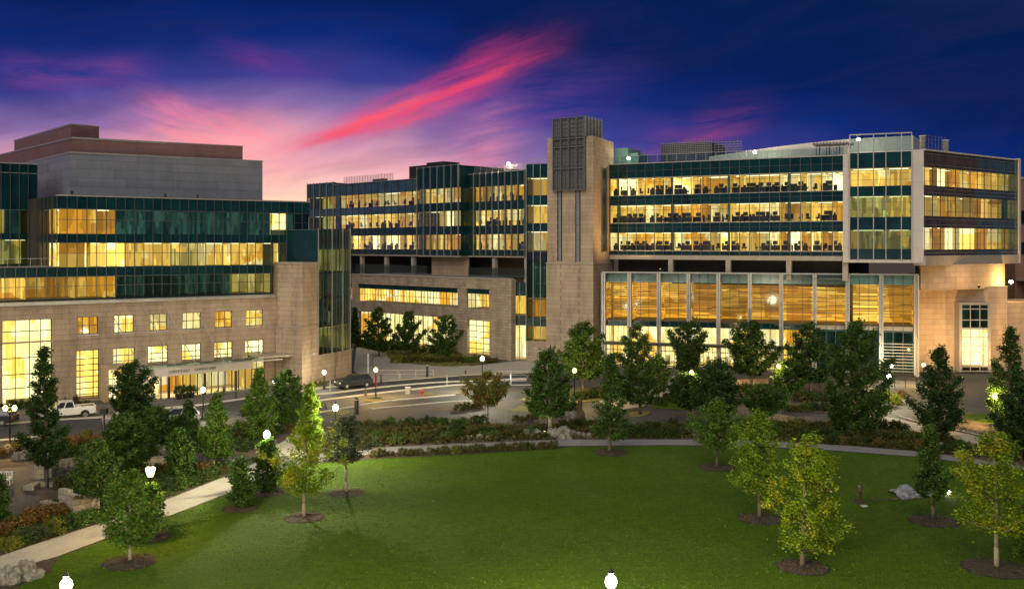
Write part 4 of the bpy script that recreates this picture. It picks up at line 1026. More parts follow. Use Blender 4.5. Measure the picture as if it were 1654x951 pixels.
def mulch_ring(ring, c):
    n = len(ring); mb = MB(); rn = random.Random(int(c.x*10))
    rows = [(1.0, .034), (.93, .06), (.6, .10), (.3, .13), (0.05, .15)]
    for fr_, z in rows: mb.v += [(c.x+(x-c.x)*fr_, c.y+(y-c.y)*fr_, z+(rn.gauss(0, .03) if fr_ < 1 else 0)) for x, y in ring]
    for a in range(len(rows)-1):
        for i in range(n): j = (i+1) % n; mb.f.append((a*n+i, a*n+j, (a+1)*n+j, (a+1)*n+i))
    mb.f.append(tuple(range((len(rows)-1)*n, len(rows)*n)))
    o = mb.build('mulch_ring', M['mulch']); o['kind'] = 'structure'
    ch = MB()      # loose chips of bark so the mulch is not a clean disc
    for i in range(320):
        a = rn.uniform(0, 6.283); r = math.sqrt(rn.random())*1.02; R0 = (Vector(ring[int(a/6.2832*n) % n])-c.to_2d()).length
        x, y = c.x+R0*r*math.cos(a), c.y+R0*r*math.sin(a); z = .05+.09*(1-r); q = rn.uniform(.03, .07); t = rn.uniform(0, 3.1)
        dx, dy = q*math.cos(t), q*math.sin(t)
        ch.quad((x-dx, y-dy, z), (x+dy*.5, y-dx*.5, z+.02), (x+dx, y+dy, z+.03), (x-dy*.5, y+dx*.5, z+.01))
    c2 = ch.build('bark_chips', M['bark'], o); c2.location = (0, 0, 0)
    eg = MB(); eg.v += [(c.x+(x-c.x)*f, c.y+(y-c.y)*f, z) for f, z in ((1.05, .036), (.95, .062)) for x, y in ring]
    for i in range(n): j = (i+1) % n; eg.f.append((i, j, n+j, n+i))
    e2 = eg.build('soil_edge', M['edge'], o); e2.location = (0, 0, 0)
T = tree
# young trees in mulch rings on the lawn
T(209.5, 908, 209, 49, 764, 872, 'ovoid', 'leaf_green', 'bright green maple with pale trunk in the mulch ring nearest bottom left', .7, bark='bark_pale', mulch=41)
T(243, 868, 240, 26, 782, 846, 'ovoid', 'leaf_mid', 'small green tree right beside the warm urn lamp, behind the bright maple', .8, mulch=30)
T(388, 821, 388, 21, 741, 815, 'column', 'leaf_mid', 'dense bushy sapling with leaves almost to the ground beside the pale path', .7, ragged=.5, mulch=27)
T(434, 796, 431, 26, 709, 788, 'column', 'leaf_mid', 'upright sapling around the bright lamp post beside the path', .45, ragged=.5, mulch=28)
T(491, 836, 492, 58, 690, 790, 'vase', 'leaf_yellow', 'airy yellow green sapling with wide sparse crown on the left lawn', .28, 'bark_pale', ragged=.5, mulch=32)
T(559, 796, 557, 36, 676, 738, 'ovoid', 'leaf_grey', 'thin sapling with grey green crown on a bare straight trunk at the left lawn edge', .35, 'bark_pale', ragged=.45, mulch=29)
T(985, 731, 986, 37, 573, 704, 'pyramid', 'leaf_mid', 'tall dark green tree in the mulch ring at the centre of the far lawn edge', mulch=27, ragged=.35)
T(1158, 755, 1158, 42, 645, 718, 'ovoid', 'leaf_green', 'thin open tree in the half hidden ring right of the centre lawn edge', .55, ragged=.5, mulch=29)
T(1227, 838, 1222, 44, 668, 788, 'ovoid', 'leaf_lime', 'lime green young tree partly overlapped by the large yellow tree on the right lawn', .65, mulch=34)
T(1296, 916, 1305, 61, 705, 884, 'ovoid', 'leaf_yellow', 'largest yellow green tree on the right lawn with orange tipped top', .55, 'bark', ragged=.45, mulch=41)
T(1323, 792, 1324, 17, 728, 772, 'ovoid', 'leaf_yellow', 'slim yellow sapling seen behind the largest yellow tree', .5, mulch=20)
T(1507, 842, 1503, 33, 690, 800, 'pyramid', 'leaf_mid', 'dark slender young tree beside the grey heap of sheeting', .9, ragged=.4, mulch=38)
T(1610, 918, 1606, 72, 700, 848, 'ovoid', 'leaf_yellow', 'yellow green tree with pale straight trunk at the right edge of the lawn', .55, 'bark_pale', ragged=.4, mulch=52)
T(1668, 900, 1664, 26, 815, 900, 'ovoid', 'leaf_green', 'bright green bushy tree cut off by the right picture edge', .8)
# left garden
T(75, 785, 70, 42, 563, 745, 'pyramid', 'leaf_dark', 'tall dark evergreen in the far left garden, in front of the white pickup', 1.5, ragged=.35)
T(215, 700, 215, 35, 586, 686, 'round', 'leaf_dark', 'dense dark rounded tree in front of the lobby entrance at left', 1.4, ragged=.25)
T(159, 828, 154, 36, 712, 795, 'ovoid', 'leaf_mid', 'mid green tree with pale trunk beside the rough stone seat wall', .7, bark='bark_pale')
T(200, 770, 201, 42, 672, 752, 'ovoid', 'leaf_mid', 'broad low green tree behind the pale trunked garden tree', 1.2)
T(250, 728, 250, 33, 658, 722, 'round', 'leaf_mid', 'rounded dark green tree between the lobby tree and the thin lamp', 1.2)
T(290, 778, 289, 24, 693, 768, 'ovoid', 'leaf_mid', 'compact green tree left of the pale trunked tree near the cross path', 1.2)
T(345, 754, 351, 35, 638, 735, 'pyramid', 'leaf_green', 'upright green tree beside the small lamp in front of the entrance', 1.0, 'bark_pale', ragged=.4)
T(303, 722, 304, 26, 650, 716, 'pyramid', 'leaf_mid', 'small pointed green tree in front of the lobby doors', 1.2)
T(417, 706, 418, 35, 598, 700, 'pyramid', 'leaf_green', 'large pyramidal green tree beside the starry lamp at the stone pier', 1.5, ragged=.25)
T(467, 693, 464, 26, 600, 684, 'round', 'leaf_mid', 'dense round tree tucked right behind the large pyramidal one', 1.4)
T(502, 745, 501, 23, 622, 726, 'spire', 'leaf_lime', 'bright lime green spire shaped tree lit by the path lamp', 1.5, ragged=.25)
T(4, 858, -2, 14, 770, 850, 'column', 'leaf_mid', 'dark shrubby tree cut off at the left edge beside the garden plaza', 1.2)
# plaza trees
T(574, 562, 573, 12, 497, 552, 'pyramid', 'leaf_dark', 'narrow dark tree by the glass bay, left end of the podium row', 1.3)
T(612, 576, 611, 23, 497, 564, 'ovoid', 'leaf_mid', 'round crowned tree second from left in the podium bed', 1.1, ragged=.4)
T(659, 575, 660, 22, 503, 560, 'ovoid', 'leaf_mid', 'tree with forked top in the middle of the podium bed', 1.0, ragged=.4)
T(722, 583, 718, 24, 511, 570, 'vase', 'leaf_mid', 'spreading tree at the right end of the podium bed', 1.0, ragged=.4)
T(788, 684, 787, 36, 603, 650, 'vase', 'leaf_turn', 'small spreading tree turning red and gold beside the clipped hedge', .7, 'bark_pale', ragged=.5)
T(889, 697, 884, 39, 566, 668, 'ovoid', 'leaf_mid', 'large leafy tree with its pale trunk lit from below by the paved plaza', 1.4, 'bark_pale', ragged=.3, tr=.24)
T(942, 640, 943, 42, 521, 606, 'ovoid', 'leaf_mid', 'big broad tree in front of the stone tower foot', 1.2, ragged=.3)
T(1034, 670, 1028, 38, 527, 648, 'ovoid', 'leaf_mid', 'tall tree left of the open walkway to the glass hall', 1.15, ragged=.35)
T(1064, 650, 1066, 20, 580, 630, 'vase', 'leaf_mid', 'slim open tree on the grass spit beside the walkway', .5, ragged=.5)
T(1098, 622, 1114, 37, 521, 598, 'vase', 'leaf_dark', 'dark spreading tree in front of the third bay of the glass hall', 1.1, ragged=.4)
T(1114, 672, 1112, 30, 603, 655, 'round', 'leaf_dark', 'low dark round tree with thick trunk beside the round lamp', 1.3, tr=.28)
T(1156, 690, 1157, 40, 582, 662, 'ovoid', 'leaf_dark', 'broad dark tree in front of the middle of the glass hall', 1.3)
T(1214, 626, 1212, 40, 519, 600, 'ovoid', 'leaf_dark', 'dark full tree in front of the sixth bay of the glass hall', 1.2, ragged=.35)
T(1236, 684, 1234, 36, 622, 666, 'vase', 'leaf_mid', 'small low spreading tree with yellow tips near the rock bed', .9, ragged=.4)
T(1309, 638, 1306, 42, 524, 612, 'ovoid', 'leaf_dark', 'wide dark tree left of the biggest plaza tree', 1.2, ragged=.35)
T(1262, 640, 1275, 26, 580, 628, 'ovoid', 'leaf_mid', 'small lit tree near the orange lamp in front of the glass hall', .9)
T(1371, 702, 1384, 56, 520, 690, 'ovoid', 'leaf_mid', 'biggest full tree on the plaza, before the right bays of the glass hall', 1.5, ragged=.3)
T(1517, 712, 1517, 54, 563, 690, 'pyramid', 'leaf_dark', 'dark wide layered tree in front of the warm stone block', 1.2, ragged=.45)
T(1631, 690, 1632, 44, 530, 668, 'pyramid', 'leaf_mid', 'tall tree at the right edge behind the orange lamp', 1.1, ragged=.45)
T(1650, 745, 1648, 38, 622, 726, 'ovoid', 'leaf_dark', 'dark tree cut by the right edge beside the orange lamp', 1.3)
for i, px in enumerate((1410, 1425)): pass

# ============================================================ SHRUBS
PROTO = {}
def shrub_proto(mat, spiky=False):
    k = (mat, spiky)
    if k in PROTO: return PROTO[k]
    L = []
    for v_ in range(3):
        rng = np.random.default_rng(100+v_+len(PROTO)*7); rn = random.Random(v_+5); cen = []
        for i in range(70):
            az = rn.uniform(0, 6.283); t = rn.random(); rr = math.sqrt(1-(t*.85)**2)*rn.uniform(.55, 1)*(1+.15*math.sin(az*3+v_)); cen.append((rr*math.cos(az), rr*math.sin(az), .08+t*.85*rn.uniform(.8, 1.15)))
        L.append(leafmesh('shrub', leaves(np.array(cen), .13, 16, .085 if not spiky else .1, rng, .35 if not spiky else 1.6), mat))
    PROTO[k] = L; return L
def shrub(px, py, wpx, hpx, mat, label, group, n=0, spiky=False):
    SPEC.append((px, py, wpx, hpx, mat, label, group, n, spiky, R.uniform(0, 6.28)))
def flush():
    SPEC.sort(key=lambda q: -q[2]*q[3])
    for q in SPEC[:296]: shrub_obj(*q)
    V = {}
    for (px, py, wpx, hpx, mat, label, group, n, spiky, rz) in SPEC[296:]:
        b = G(px, py); s = b.y/F; me = shrub_proto(mat, spiky)[n % 3]
        a = np.empty(len(me.vertices)*3, dtype=np.float32); me.vertices.foreach_get('co', a); a = a.reshape(-1, 3)
        V.setdefault('shrub_dark', []).append(a*np.array([wpx*s/2, wpx*s/2*.9, hpx*s*.95])+np.array([b.x, b.y, .02]))
    if V:
        o = bpy.data.objects.new('small_shrubs', leafmesh('small_shrubs', np.concatenate(V['shrub_dark']), 'shrub_olive')); col.objects.link(o)
        o['kind'] = 'stuff'; o['label'] = 'smallest low shrubs filling the planting beds'; o['category'] = 'shrubs'
SPEC = []
def shrub_obj(px, py, wpx, hpx, mat, label, group, n, spiky, rz):
    b = G(px, py); s = b.y/F
    o = bpy.data.objects.new('shrub', shrub_proto(mat, spiky)[n % 3]); col.objects.link(o)
    o.location = (b.x, b.y, .02); o.scale = (wpx*s/2, wpx*s/2*.9, hpx*s*.95); o.rotation_euler = (0, 0, R.uniform(0, 6.28))
    tag(o, label, 'shrub', group); return o
def row(x0, y0, x1, y1, n, w, h, mats, label, group, jx=.4, jy=3, spiky=False):
    for i in range(n):
        f = (i+.5)/n; x = x0+(x1-x0)*(f+R.uniform(-jx, jx)/n); y = y0+(y1-y0)*f+R.uniform(-jy, jy)
        q = R.uniform(.75, 1.25); shrub(x, y, w*q, h*R.uniform(.75, 1.2), R.choice(mats), label, group, i, spiky)
row(545, 692, 785, 686, 17, 22, 15, ['shrub_dark', 'shrub_green', 'shrub_dark'], 'dark green hedge shrub along the far, plaza side of the central bed', 'hedge along the plaza side of the central bed', jy=1.2)
row(570, 702, 880, 696, 20, 24, 11, ['shrub_olive', 'shrub_rust', 'shrub_dark'], 'low olive and rusty shrub in the middle rows of the central bed', 'olive and rusty shrubs of the central bed')
row(545, 712, 880, 703, 20, 26, 13, ['shrub_olive', 'shrub_green', 'shrub_dark', 'shrub_olive'], 'low olive and rusty shrub in the middle rows of the central bed', 'olive and rusty shrubs of the central bed')
row(545, 722, 720, 714, 9, 22, 14, ['shrub_green', 'leaf_grey', 'shrub_green'], 'leafy green shrub just above the grey path on the left of the central bed', 'shrubs above the grey path')
row(600, 739, 905, 724, 24, 19, 13, ['shrub_green', 'shrub_gold', 'shrub_olive'], 'small round shrub in the narrow strip between grey path and lawn', 'small shrubs between path and lawn', jy=.6)
row(738, 663, 780, 658, 6, 15, 12, ['shrub_dark'], 'clipped dark hedge shrub on the small plaza island left of the red and gold tree', 'clipped hedge of the small plaza island', jy=1)
row(826, 682, 870, 680, 5, 14, 12, ['shrub_dark'], 'dark hedge shrub in front of the uplit tree on the plaza edge', 'hedge in front of the uplit tree', jy=1)
row(900, 690, 975, 690, 7, 22, 14, ['shrub_dark', 'shrub_olive'], 'dark shrub behind the big grey boulder', 'shrubs behind the big boulder')
row(895, 672, 925, 668, 3, 24, 18, ['shrub_dark'], 'tall dark shrub beside the weathered stump on the plaza', 'shrubs beside the stump')
row(1000, 704, 1180, 704, 15, 24, 18, ['shrub_dark', 'shrub_olive', 'shrub_dark'], 'dark brown green shrub lining the path right of the centre tree', 'dark shrubs lining the path')
row(1000, 694, 1180, 692, 10, 24, 14, ['shrub_dark', 'shrub_olive'], 'dark brown green shrub lining the path right of the centre tree', 'dark shrubs lining the path')
row(985, 700, 1008, 702, 3, 24, 24, ['shrub_green', 'shrub_gold'], 'bright green shrub beside the trunk of the centre tree', 'bright shrubs at the centre tree')
row(1180, 700, 1470, 712, 24, 26, 16, ['shrub_olive', 'shrub_dark', 'shrub_green'], 'mixed low shrub in the bed on the right between plaza and path', 'mixed shrubs of the right hand bed')
row(1190, 688, 1420, 694, 16, 26, 13, ['shrub_olive', 'shrub_green', 'shrub_dark', 'shrub_gold'], 'mixed low shrub in the bed on the right between plaza and path', 'mixed shrubs of the right hand bed')
row(1330, 715, 1560, 733, 20, 20, 14, ['shrub_olive', 'shrub_rust', 'shrub_dark', 'shrub_dark'], 'brownish shrub directly above the path at the right', 'brownish shrubs above the right path', jy=1.5)
row(1372, 686, 1468, 696, 9, 20, 16, ['shrub_dark'], 'clipped dark hedge shrub along the pale diagonal path under the biggest tree', 'hedge along the pale diagonal path', jy=1)
row(1500, 700, 1560, 728, 6, 24, 15, ['shrub_olive', 'shrub_green'], 'shrub round the foot of the dark layered tree', 'shrubs at the layered tree')
row(1590, 724, 1680, 745, 7, 28, 20, ['shrub_olive', 'shrub_dark'], 'shrub at the far right below the orange lamp', 'shrubs at the far right')
row(1425, 652, 1465, 650, 4, 22, 20, ['shrub_gold', 'shrub_rust'], 'glowing yellow shrub beside the bright lamp right of the biggest tree', 'glowing shrubs beside the lamp')
row(1185, 634, 1240, 634, 5, 20, 14, ['shrub_dark'], 'clipped hedge shrub in front of the pale wall by the glass hall', 'clipped hedge by the glass hall', jy=.5)
row(1060, 656, 1085, 652, 3, 18, 16, ['shrub_dark'], 'dark bush on the grass spit beside the walkway', 'bushes on the grass spit')
row(1255, 662, 1345, 664, 8, 24, 12, ['shrub_dark', 'shrub_green'], 'low green shrub on the plaza bed in front of the wide dark tree', 'shrubs of the plaza bed')
row(1285, 646, 1420, 652, 9, 26, 16, ['shrub_dark', 'shrub_olive', 'shrub_green'], 'shrub beneath the plaza trees by the glass hall', 'shrubs beneath the plaza trees')
row(925, 645, 990, 642, 6, 22, 14, ['shrub_dark', 'shrub_olive'], 'low shrub around the small round lamp in front of the tower', 'shrubs around the tower lamp')
row(640, 586, 800, 586, 15, 20, 11, ['shrub_gold', 'shrub_green', 'shrub_dark'], 'low shrub in the front row of the podium bed', 'front shrubs of the podium bed', jy=1.5)
row(580, 562, 740, 573, 14, 22, 13, ['shrub_gold', 'shrub_dark', 'shrub_green'], 'shrub close to the podium wall under the lit lobby', 'back shrubs of the podium bed', jy=1.5)
row(-20, 664, 60, 661, 6, 22, 14, ['shrub_dark'], 'hedge shrub at the foot of the left building behind the lamp', 'hedge at the foot of the left building', jy=1)
row(95, 663, 142, 656, 6, 16, 16, ['shrub_dark'], 'clipped hedge shrub behind the white pickup', 'hedge behind the pickup', jy=1)
row(505, 626, 522, 624, 2, 12, 10, ['shrub_dark'], 'small shrub against the stone base beside the parked dark car', 'small shrubs by the stone base', jy=.5)
# left garden shrubs
row(0, 738, 60, 728, 6, 26, 18, ['shrub_rust', 'shrub_olive', 'shrub_rust'], 'rust coloured shrub below the warm twin lamp at far left', 'rusty shrubs by the twin lamp')
row(105, 722, 160, 716, 5, 26, 18, ['shrub_rust', 'shrub_gold'], 'golden shrub along the street left of the low green tree', 'golden shrubs along the street')
row(95, 736, 180, 728, 7, 26, 15, ['shrub_dark', 'shrub_green'], 'green shrub behind the ribbed stone bench', 'green shrubs behind the ribbed bench')
row(0, 872, 60, 850, 6, 40, 28, ['shrub_rust', 'shrub_rust', 'shrub_olive'], 'rust orange shrub in the garden corner below the paved plaza', 'rust orange garden shrubs')
row(50, 846, 130, 830, 7, 34, 26, ['shrub_rust', 'shrub_olive', 'shrub_rust'], 'rust orange shrub in the garden corner below the paved plaza', 'rust orange garden shrubs')
row(0, 890, 90, 862, 7, 36, 24, ['leaf_grey', 'shrub_gold', 'shrub_green'], 'grey green shrub at the path edge in the lower left', 'grey green shrubs at the path edge', jy=2)
row(80, 862, 235, 818, 13, 32, 22, ['shrub_green', 'shrub_dark', 'shrub_green'], 'green shrub in the border along the upper edge of the pale path', 'green shrubs along the pale path')
row(235, 806, 350, 770, 9, 30, 18, ['shrub_green', 'shrub_green', 'shrub_dark'], 'leafy green ground shrub sloping down to the pale path behind the warm lamp', 'ground shrubs above the warm lamp')
row(125, 806, 240, 790, 9, 32, 24, ['shrub_olive', 'shrub_rust', 'shrub_green', 'shrub_dark'], 'mixed shrub around the trunk of the pale trunked garden tree', 'mixed shrubs of the left garden')
row(95, 792, 130, 782, 4, 26, 20, ['shrub_green', 'shrub_olive'], 'mixed shrub around the trunk of the pale trunked garden tree', 'mixed shrubs of the left garden')
row(205, 772, 330, 760, 9, 28, 18, ['shrub_olive', 'shrub_rust', 'shrub_dark'], 'shrub below the curved stone wall in the left garden', 'shrubs below the curved wall')
row(310, 782, 385, 756, 6, 22, 13, ['shrub_olive', 'shrub_green', 'shrub_rust'], 'low shrub beside the path under the pale trunked tree', 'low shrubs by the cross path')
row(225, 722, 420, 706, 15, 34, 20, ['shrub_dark', 'shrub_dark', 'shrub_olive'], 'dark shrub massed between the garden trees and the street', 'dark shrubs along the street')
row(150, 742, 330, 728, 11, 32, 18, ['shrub_dark', 'shrub_olive'], 'dark shrub massed between the garden trees and the street', 'dark shrubs along the street')
row(520, 724, 560, 722, 4, 26, 22, ['shrub_green', 'leaf_grey'], 'bushy shrub behind the grey green sapling', 'bushes behind the grey green sapling')
row(425, 708, 480, 694, 4, 26, 14, ['shrub_dark', 'shrub_olive'], 'low shrub on the bed above the star lamp', 'low shrubs above the path lamp')
flush()
# ground cover: small plants too many to count
def cover(name, poly, n, mat, ls, seed, label):
    rng = random.Random(seed); q = [p.to_2d() for p in gp(poly)]
    xs = [p.x for p in q]; ys = [p.y for p in q]; cen = []
    def inside(x, y):
        c = False; j = len(q)-1
        for i in range(len(q)):
            if (q[i].y > y) != (q[j].y > y) and x < (q[j].x-q[i].x)*(y-q[i].y)/(q[j].y-q[i].y)+q[i].x: c = not c
            j = i
        return c
    t = 0
    while len(cen) < n and t < n*30:
        t += 1; x = rng.uniform(min(xs), max(xs)); y = rng.uniform(min(ys), max(ys))
        if inside(x, y): cen.append((x, y, rng.uniform(.04, .22)))
    o = bpy.data.objects.new(name, leafmesh(name, leaves(np.array(cen), .16, 8, ls, np.random.default_rng(seed), .6), mat)); col.objects.link(o)
    o['kind'] = 'stuff'; o['label'] = label; o['category'] = 'ground cover'
bedC = [(545, 694), (640, 687), (860, 688), (960, 688), (1240, 688), (1400, 686), (1480, 700), (1640, 738), (1572, 739), (1473, 727), (1329, 716), (1200, 709.5), (1080, 708.5), (912, 709), (724, 716), (617, 721), (560, 727)]
cover('ground_cover', bedC, 3800, 'shrub_olive', .13, 3, 'low mixed ground cover filling the long bed above the lawn path')
cover('ground_cover', [(150, 712), (330, 695), (420, 684), (460, 698), (405, 730), (220, 732), (60, 745), (20, 730)], 1500, 'shrub_dark', .13, 4, 'dark ground cover in the garden beside the street')
cover('ground_cover', [(120, 775), (220, 755), (400, 750), (362, 766), (262, 806), (150, 845), (85, 867), (0, 895), (0, 850), (60, 830), (110, 800)], 2600, 'shrub_green', .11, 5, 'green ground cover in the garden border above the pale path')
cover('ground_cover', pod_bed, 900, 'shrub_gold', .15, 6, 'yellow green ground cover in the podium bed')
# short grass blades over the lawn and a few fallen leaves on it
gr = np.random.default_rng(5); nbl = 60000
yy = 51+ (88-51)*gr.random(nbl)**1.0; xx = (gr.random(nbl)*2-1)*.56*yy
LP = [p.to_2d() for p in gp(lawn_pts)]
ins = np.zeros(nbl, bool); j = len(LP)-1
for i in range(len(LP)):
    a, b = LP[i], LP[j]; cnd = ((a.y > yy) != (b.y > yy)) & (xx < (b.x-a.x)*(yy-a.y)/((b.y-a.y) or 1e-9)+a.x); ins ^= cnd; j = i
xx, yy = xx[ins], yy[ins]; n = len(xx); an = gr.random(n)*3.1416; h = gr.uniform(.02, .05, n); wd = .035
v = np.empty((n, 4, 3)); dx, dy = np.cos(an)*wd, np.sin(an)*wd; lx, ly = gr.normal(0, .03, n), gr.normal(0, .03, n)
v[:, 0] = np.stack([xx-dx, yy-dy, np.full(n, .03)], 1); v[:, 1] = np.stack([xx+dx, yy+dy, np.full(n, .03)], 1); v[:, 2] = np.stack([xx+dx*.4+lx, yy+dy*.4+ly, .03+h], 1); v[:, 3] = np.stack([xx-dx*.4+lx, yy-dy*.4+ly, .03+h], 1)
M['blade'] = leafmat('grass blades', (.042, .094, .003), (.064, .118, .004), None, .2)
o = bpy.data.objects.new('grass', leafmesh('grass', v.reshape(-1, 3), 'blade')); col.objects.link(o); o['kind'] = 'stuff'; o['label'] = 'short mown green grass of the lawn'; o['category'] = 'grass'
fl = []
for t in [q for q in col.objects if q.get('category') == 'tree' and q.location.y < 76]:
    for i in range(26):
        a = gr.random()*6.28; r = gr.normal(0, 1.9); x, y = t.location.x+r*math.cos(a), t.location.y+r*math.sin(a); fl.append((x, y, .1))
fv = leaves(np.array(fl), .02, 1, .075, gr, .1); o = bpy.data.objects.new('fallen_leaves', leafmesh('fallen_leaves', fv, 'leaf_yellow')); col.objects.link(o); o['kind'] = 'stuff'; o['label'] = 'yellow fallen leaves scattered on the lawn under the young trees'; o['category'] = 'leaves'
# ============================================================ ROCKS, WALLS, BENCHES
def rock(px, py, wpx, hpx, label, seed, mat='rock', d=.8, group=None, name='boulder'):
    b = G(px, py); s = b.y/F; rn = random.Random(seed); bm = bmesh.new(); bmesh.ops.create_icosphere(bm, subdivisions=4, radius=1)
    from mathutils import noise as mn
    for v in bm.verts:
        n = mn.noise(v.co*1.3+Vector((seed*3.1, 0, 0)))*.5+mn.noise(v.co*3+Vector((0, seed, 0)))*.24-abs(mn.noise(v.co*2.2+Vector((seed, 4, 0))))*.35; v.co *= 1.1+n
        v.co.z = max(v.co.z, -.25)
    me = bpy.data.meshes.new(name); bm.to_mesh(me); bm.free(); me.materials.append(M[mat])
    o = bpy.data.objects.new(name, me); col.objects.link(o); o.location = (b.x, b.y, hpx*s*.2); o.scale = (wpx*s/2, wpx*s/2*d, hpx*s*.85); o.rotation_euler = (0, 0, rn.uniform(-.4, .4))
    return tag(o, label, 'rock', group)
rock(906, 706, 40, 15, 'largest smooth grey boulder beside the path, left of the centre tree', 1)
rock(862, 702, 34, 10, 'long flat boulder left of the largest one in the central bed', 2)
rock(925, 704, 24, 9, 'low sloping boulder touching the right end of the largest boulder', 9)
rock(952, 706, 10, 7, 'small pale round rock between the boulders and the centre tree', 3)
rock(760, 709, 12, 6, 'small reddish rock left in the stone cluster of the central bed', 4)
rock(775, 708, 13, 7, 'pale rock in the middle of the stone cluster of the central bed', 5)
rock(789, 709, 11, 5, 'white grey rock right in the stone cluster of the central bed', 6)
rock(941, 705, 12, 6, 'reddish low rock right of the largest boulder', 7)
rock(1130, 706, 22, 8, 'craggy rock beside the path under the open lawn tree', 8)
rock(1175, 705, 24, 9, 'wide craggy rock right of the open lawn tree trunk', 10)
rock(1150, 703, 14, 7, 'small craggy rock behind the open lawn tree trunk', 11)
rock(898, 676, 14, 7, 'flat grey rock beside the uplit trunk', 12)
rock(925, 678, 28, 14, 'grey slab rock beside the weathered stump', 13)
rock(12, 735, 30, 14, 'dark rock by the rusty shrubs at the far left', 14); rock(35, 742, 26, 12, 'rounded rock under the tall dark evergreen', 15)
rock(10, 941, 40, 24, 'rough grey stone at the bottom left corner, leftmost of two', 16); rock(46, 934, 40, 26, 'big rough grey stone at the bottom left, right one of two', 17)
rock(255, 735, 42, 14, 'flat grey rock above the curved stone wall in the left garden', 18)
rock(1520, 722, 12, 7, 'pale rock at the foot of the dark layered tree', 19); rock(1390, 700, 14, 7, 'pale rock among the shrubs right of the biggest tree trunk', 20)
st = G(936, 684); s = st.y/F
t = thing('tree_stump', 'tall weathered broken stump standing among shrubs left of the centre tree', 'stump', (st.x, st.y, 0))
mb = MB(); mb.path([(0, 0, 0), (.05, 0, .8), (.0, .05, 1.7), (.08, 0, 2.4)], [.55, .38, .28, .2], 10); mb.path([(.3, 0, 0), (.42, 0, .7), (.36, 0, 1.3)], [.3, .2, .1], 8); loc_part('trunk', mb, M['bark'], t)
# ribbed stone bench wall
def wall(name, pts, w, h, mat, label, cat_='wall'):
    q = [v.to_2d() for v in gp(pts)]; mb = MB(); L = []; Rr = []
    for i, p in enumerate(q):
        d = (q[min(i+1, len(q)-1)]-q[max(i-1, 0)]).normalized(); n = Vector((-d.y, d.x))*w/2; L.append(p+n); Rr.append(p-n)
    mb.prism([tuple(p) for p in Rr]+[tuple(p) for p in reversed(L)], 0, h)
    return tag(mb.build(name, M[mat]), label, cat_)
p0, p1 = G(55, 775), G(140, 763)
t = thing('stone_bench', 'long stone bench with ribbed backrest in the left garden behind the black post', 'bench', (p0.x, p0.y, 0))
fb_ = Fr((p0.x, p0.y), (p1.x, p1.y)); L = fb_.L
MB().box(1.3, L, 0, .6, 0, .45).build('seat', M['rock'], t, fb_); MB().box(1.3, L, .61, .85, 0, 1.15).build('backrest', M['rock_wall'], t, fb_)
mb = MB(); x = 1.5
while x < L: mb.box(x, x+.16, .46, .6, .46, 1.1); x += .42
mb.build('rib', M['soffit'], t, fb_)
MB().box(0, 1.25, -.1, .9, 0, 1.35).build('end_block', M['rock_wall'], t, fb_)
p0, p1, p2 = G(64, 822), G(118, 836), G(126, 800)
t = thing('retaining_wall', 'rough pale stone seat wall with an angled corner beside the rust shrubs', 'seat wall', (p0.x, p0.y, 0))
f1 = Fr((p0.x, p0.y), (p1.x, p1.y)); f2 = Fr((p1.x, p1.y), (p2.x, p2.y))
MB().box(0, f1.L, 0, .5, 0, .55).build('seat', M['rock_wall'], t, f1); MB().box(f1.L-.85, f1.L+.05, 0, 1.7, .02, 1.0).build('end_block', M['rock_wall'], t, f1)
MB().box(.1, 1.2, 1.3, 1.7, .02, 1.15).build('backrest', M['rock_wall'], t, f1); MB().box(1.2, f1.L-.9, 1.3, 1.65, .02, .95).build('backrest', M['rock_wall'], t, f1)
wall('stone_wall', [(205, 764), (235, 756), (272, 753)], .35, .85, 'rock_wall', 'curved stone wall with pale coping behind the warm urn lamp')
wall('stone_wall', [(46, 792), (62, 785), (98, 784)], .8, .35, 'rock_wall', 'low rubble wall edging the garden plaza under the evergreen trunk')
wall('stone_block', [(348, 749), (356, 748)], .4, .6, 'white_panel', 'small white stone block beside the cross path', 'block'); wall('stone_block', [(312, 752), (320, 751)], .5, .55, 'rock', 'grey stone block left of the pale trunked tree by the cross path', 'block')
wall('stone_block', [(1446, 653), (1458, 652)], .9, .55, 'white_panel', 'long white stone bench block beside the bright lamp right of the biggest tree', 'bench')
wall('garden_wall', [(1188, 627), (1240, 624)], .3, 1.1, 'stone_pale', 'pale low wall behind the clipped hedge in front of the glass hall')
wall('garden_wall', [(1340, 630), (1410, 634)], .3, .9, 'stone_pale', 'pale low wall behind the biggest plaza tree')
b0 = G(6, 783); t = thing('garden_bench', 'white slatted bench at the left edge of the garden plaza', 'bench', (b0.x, b0.y, 0), rad(8))
mb = MB(); 
for i in range(3): mb.box(-1, .55, -.25+i*.17, -.12+i*.17, .42, .46)
loc_part('seat', mb, M['white_paint'], t); mb = MB(); mb.box(-1, .55, .3, .34, .88, .95).box(-1, .55, .3, .34, .5, .56)
x = -.95
while x < .5: mb.box(x, x+.05, .3, .34, .56, .88); x += .17
loc_part('backrest', mb, M['white_paint'], t)
for x in (-.95, .48):
    loc_part('leg', MB().box(x, x+.06, -.25, -.19, 0, .62).box(x, x+.06, .29, .35, 0, .95).box(x, x+.06, -.25, .35, .58, .63), M['white_paint'], t)

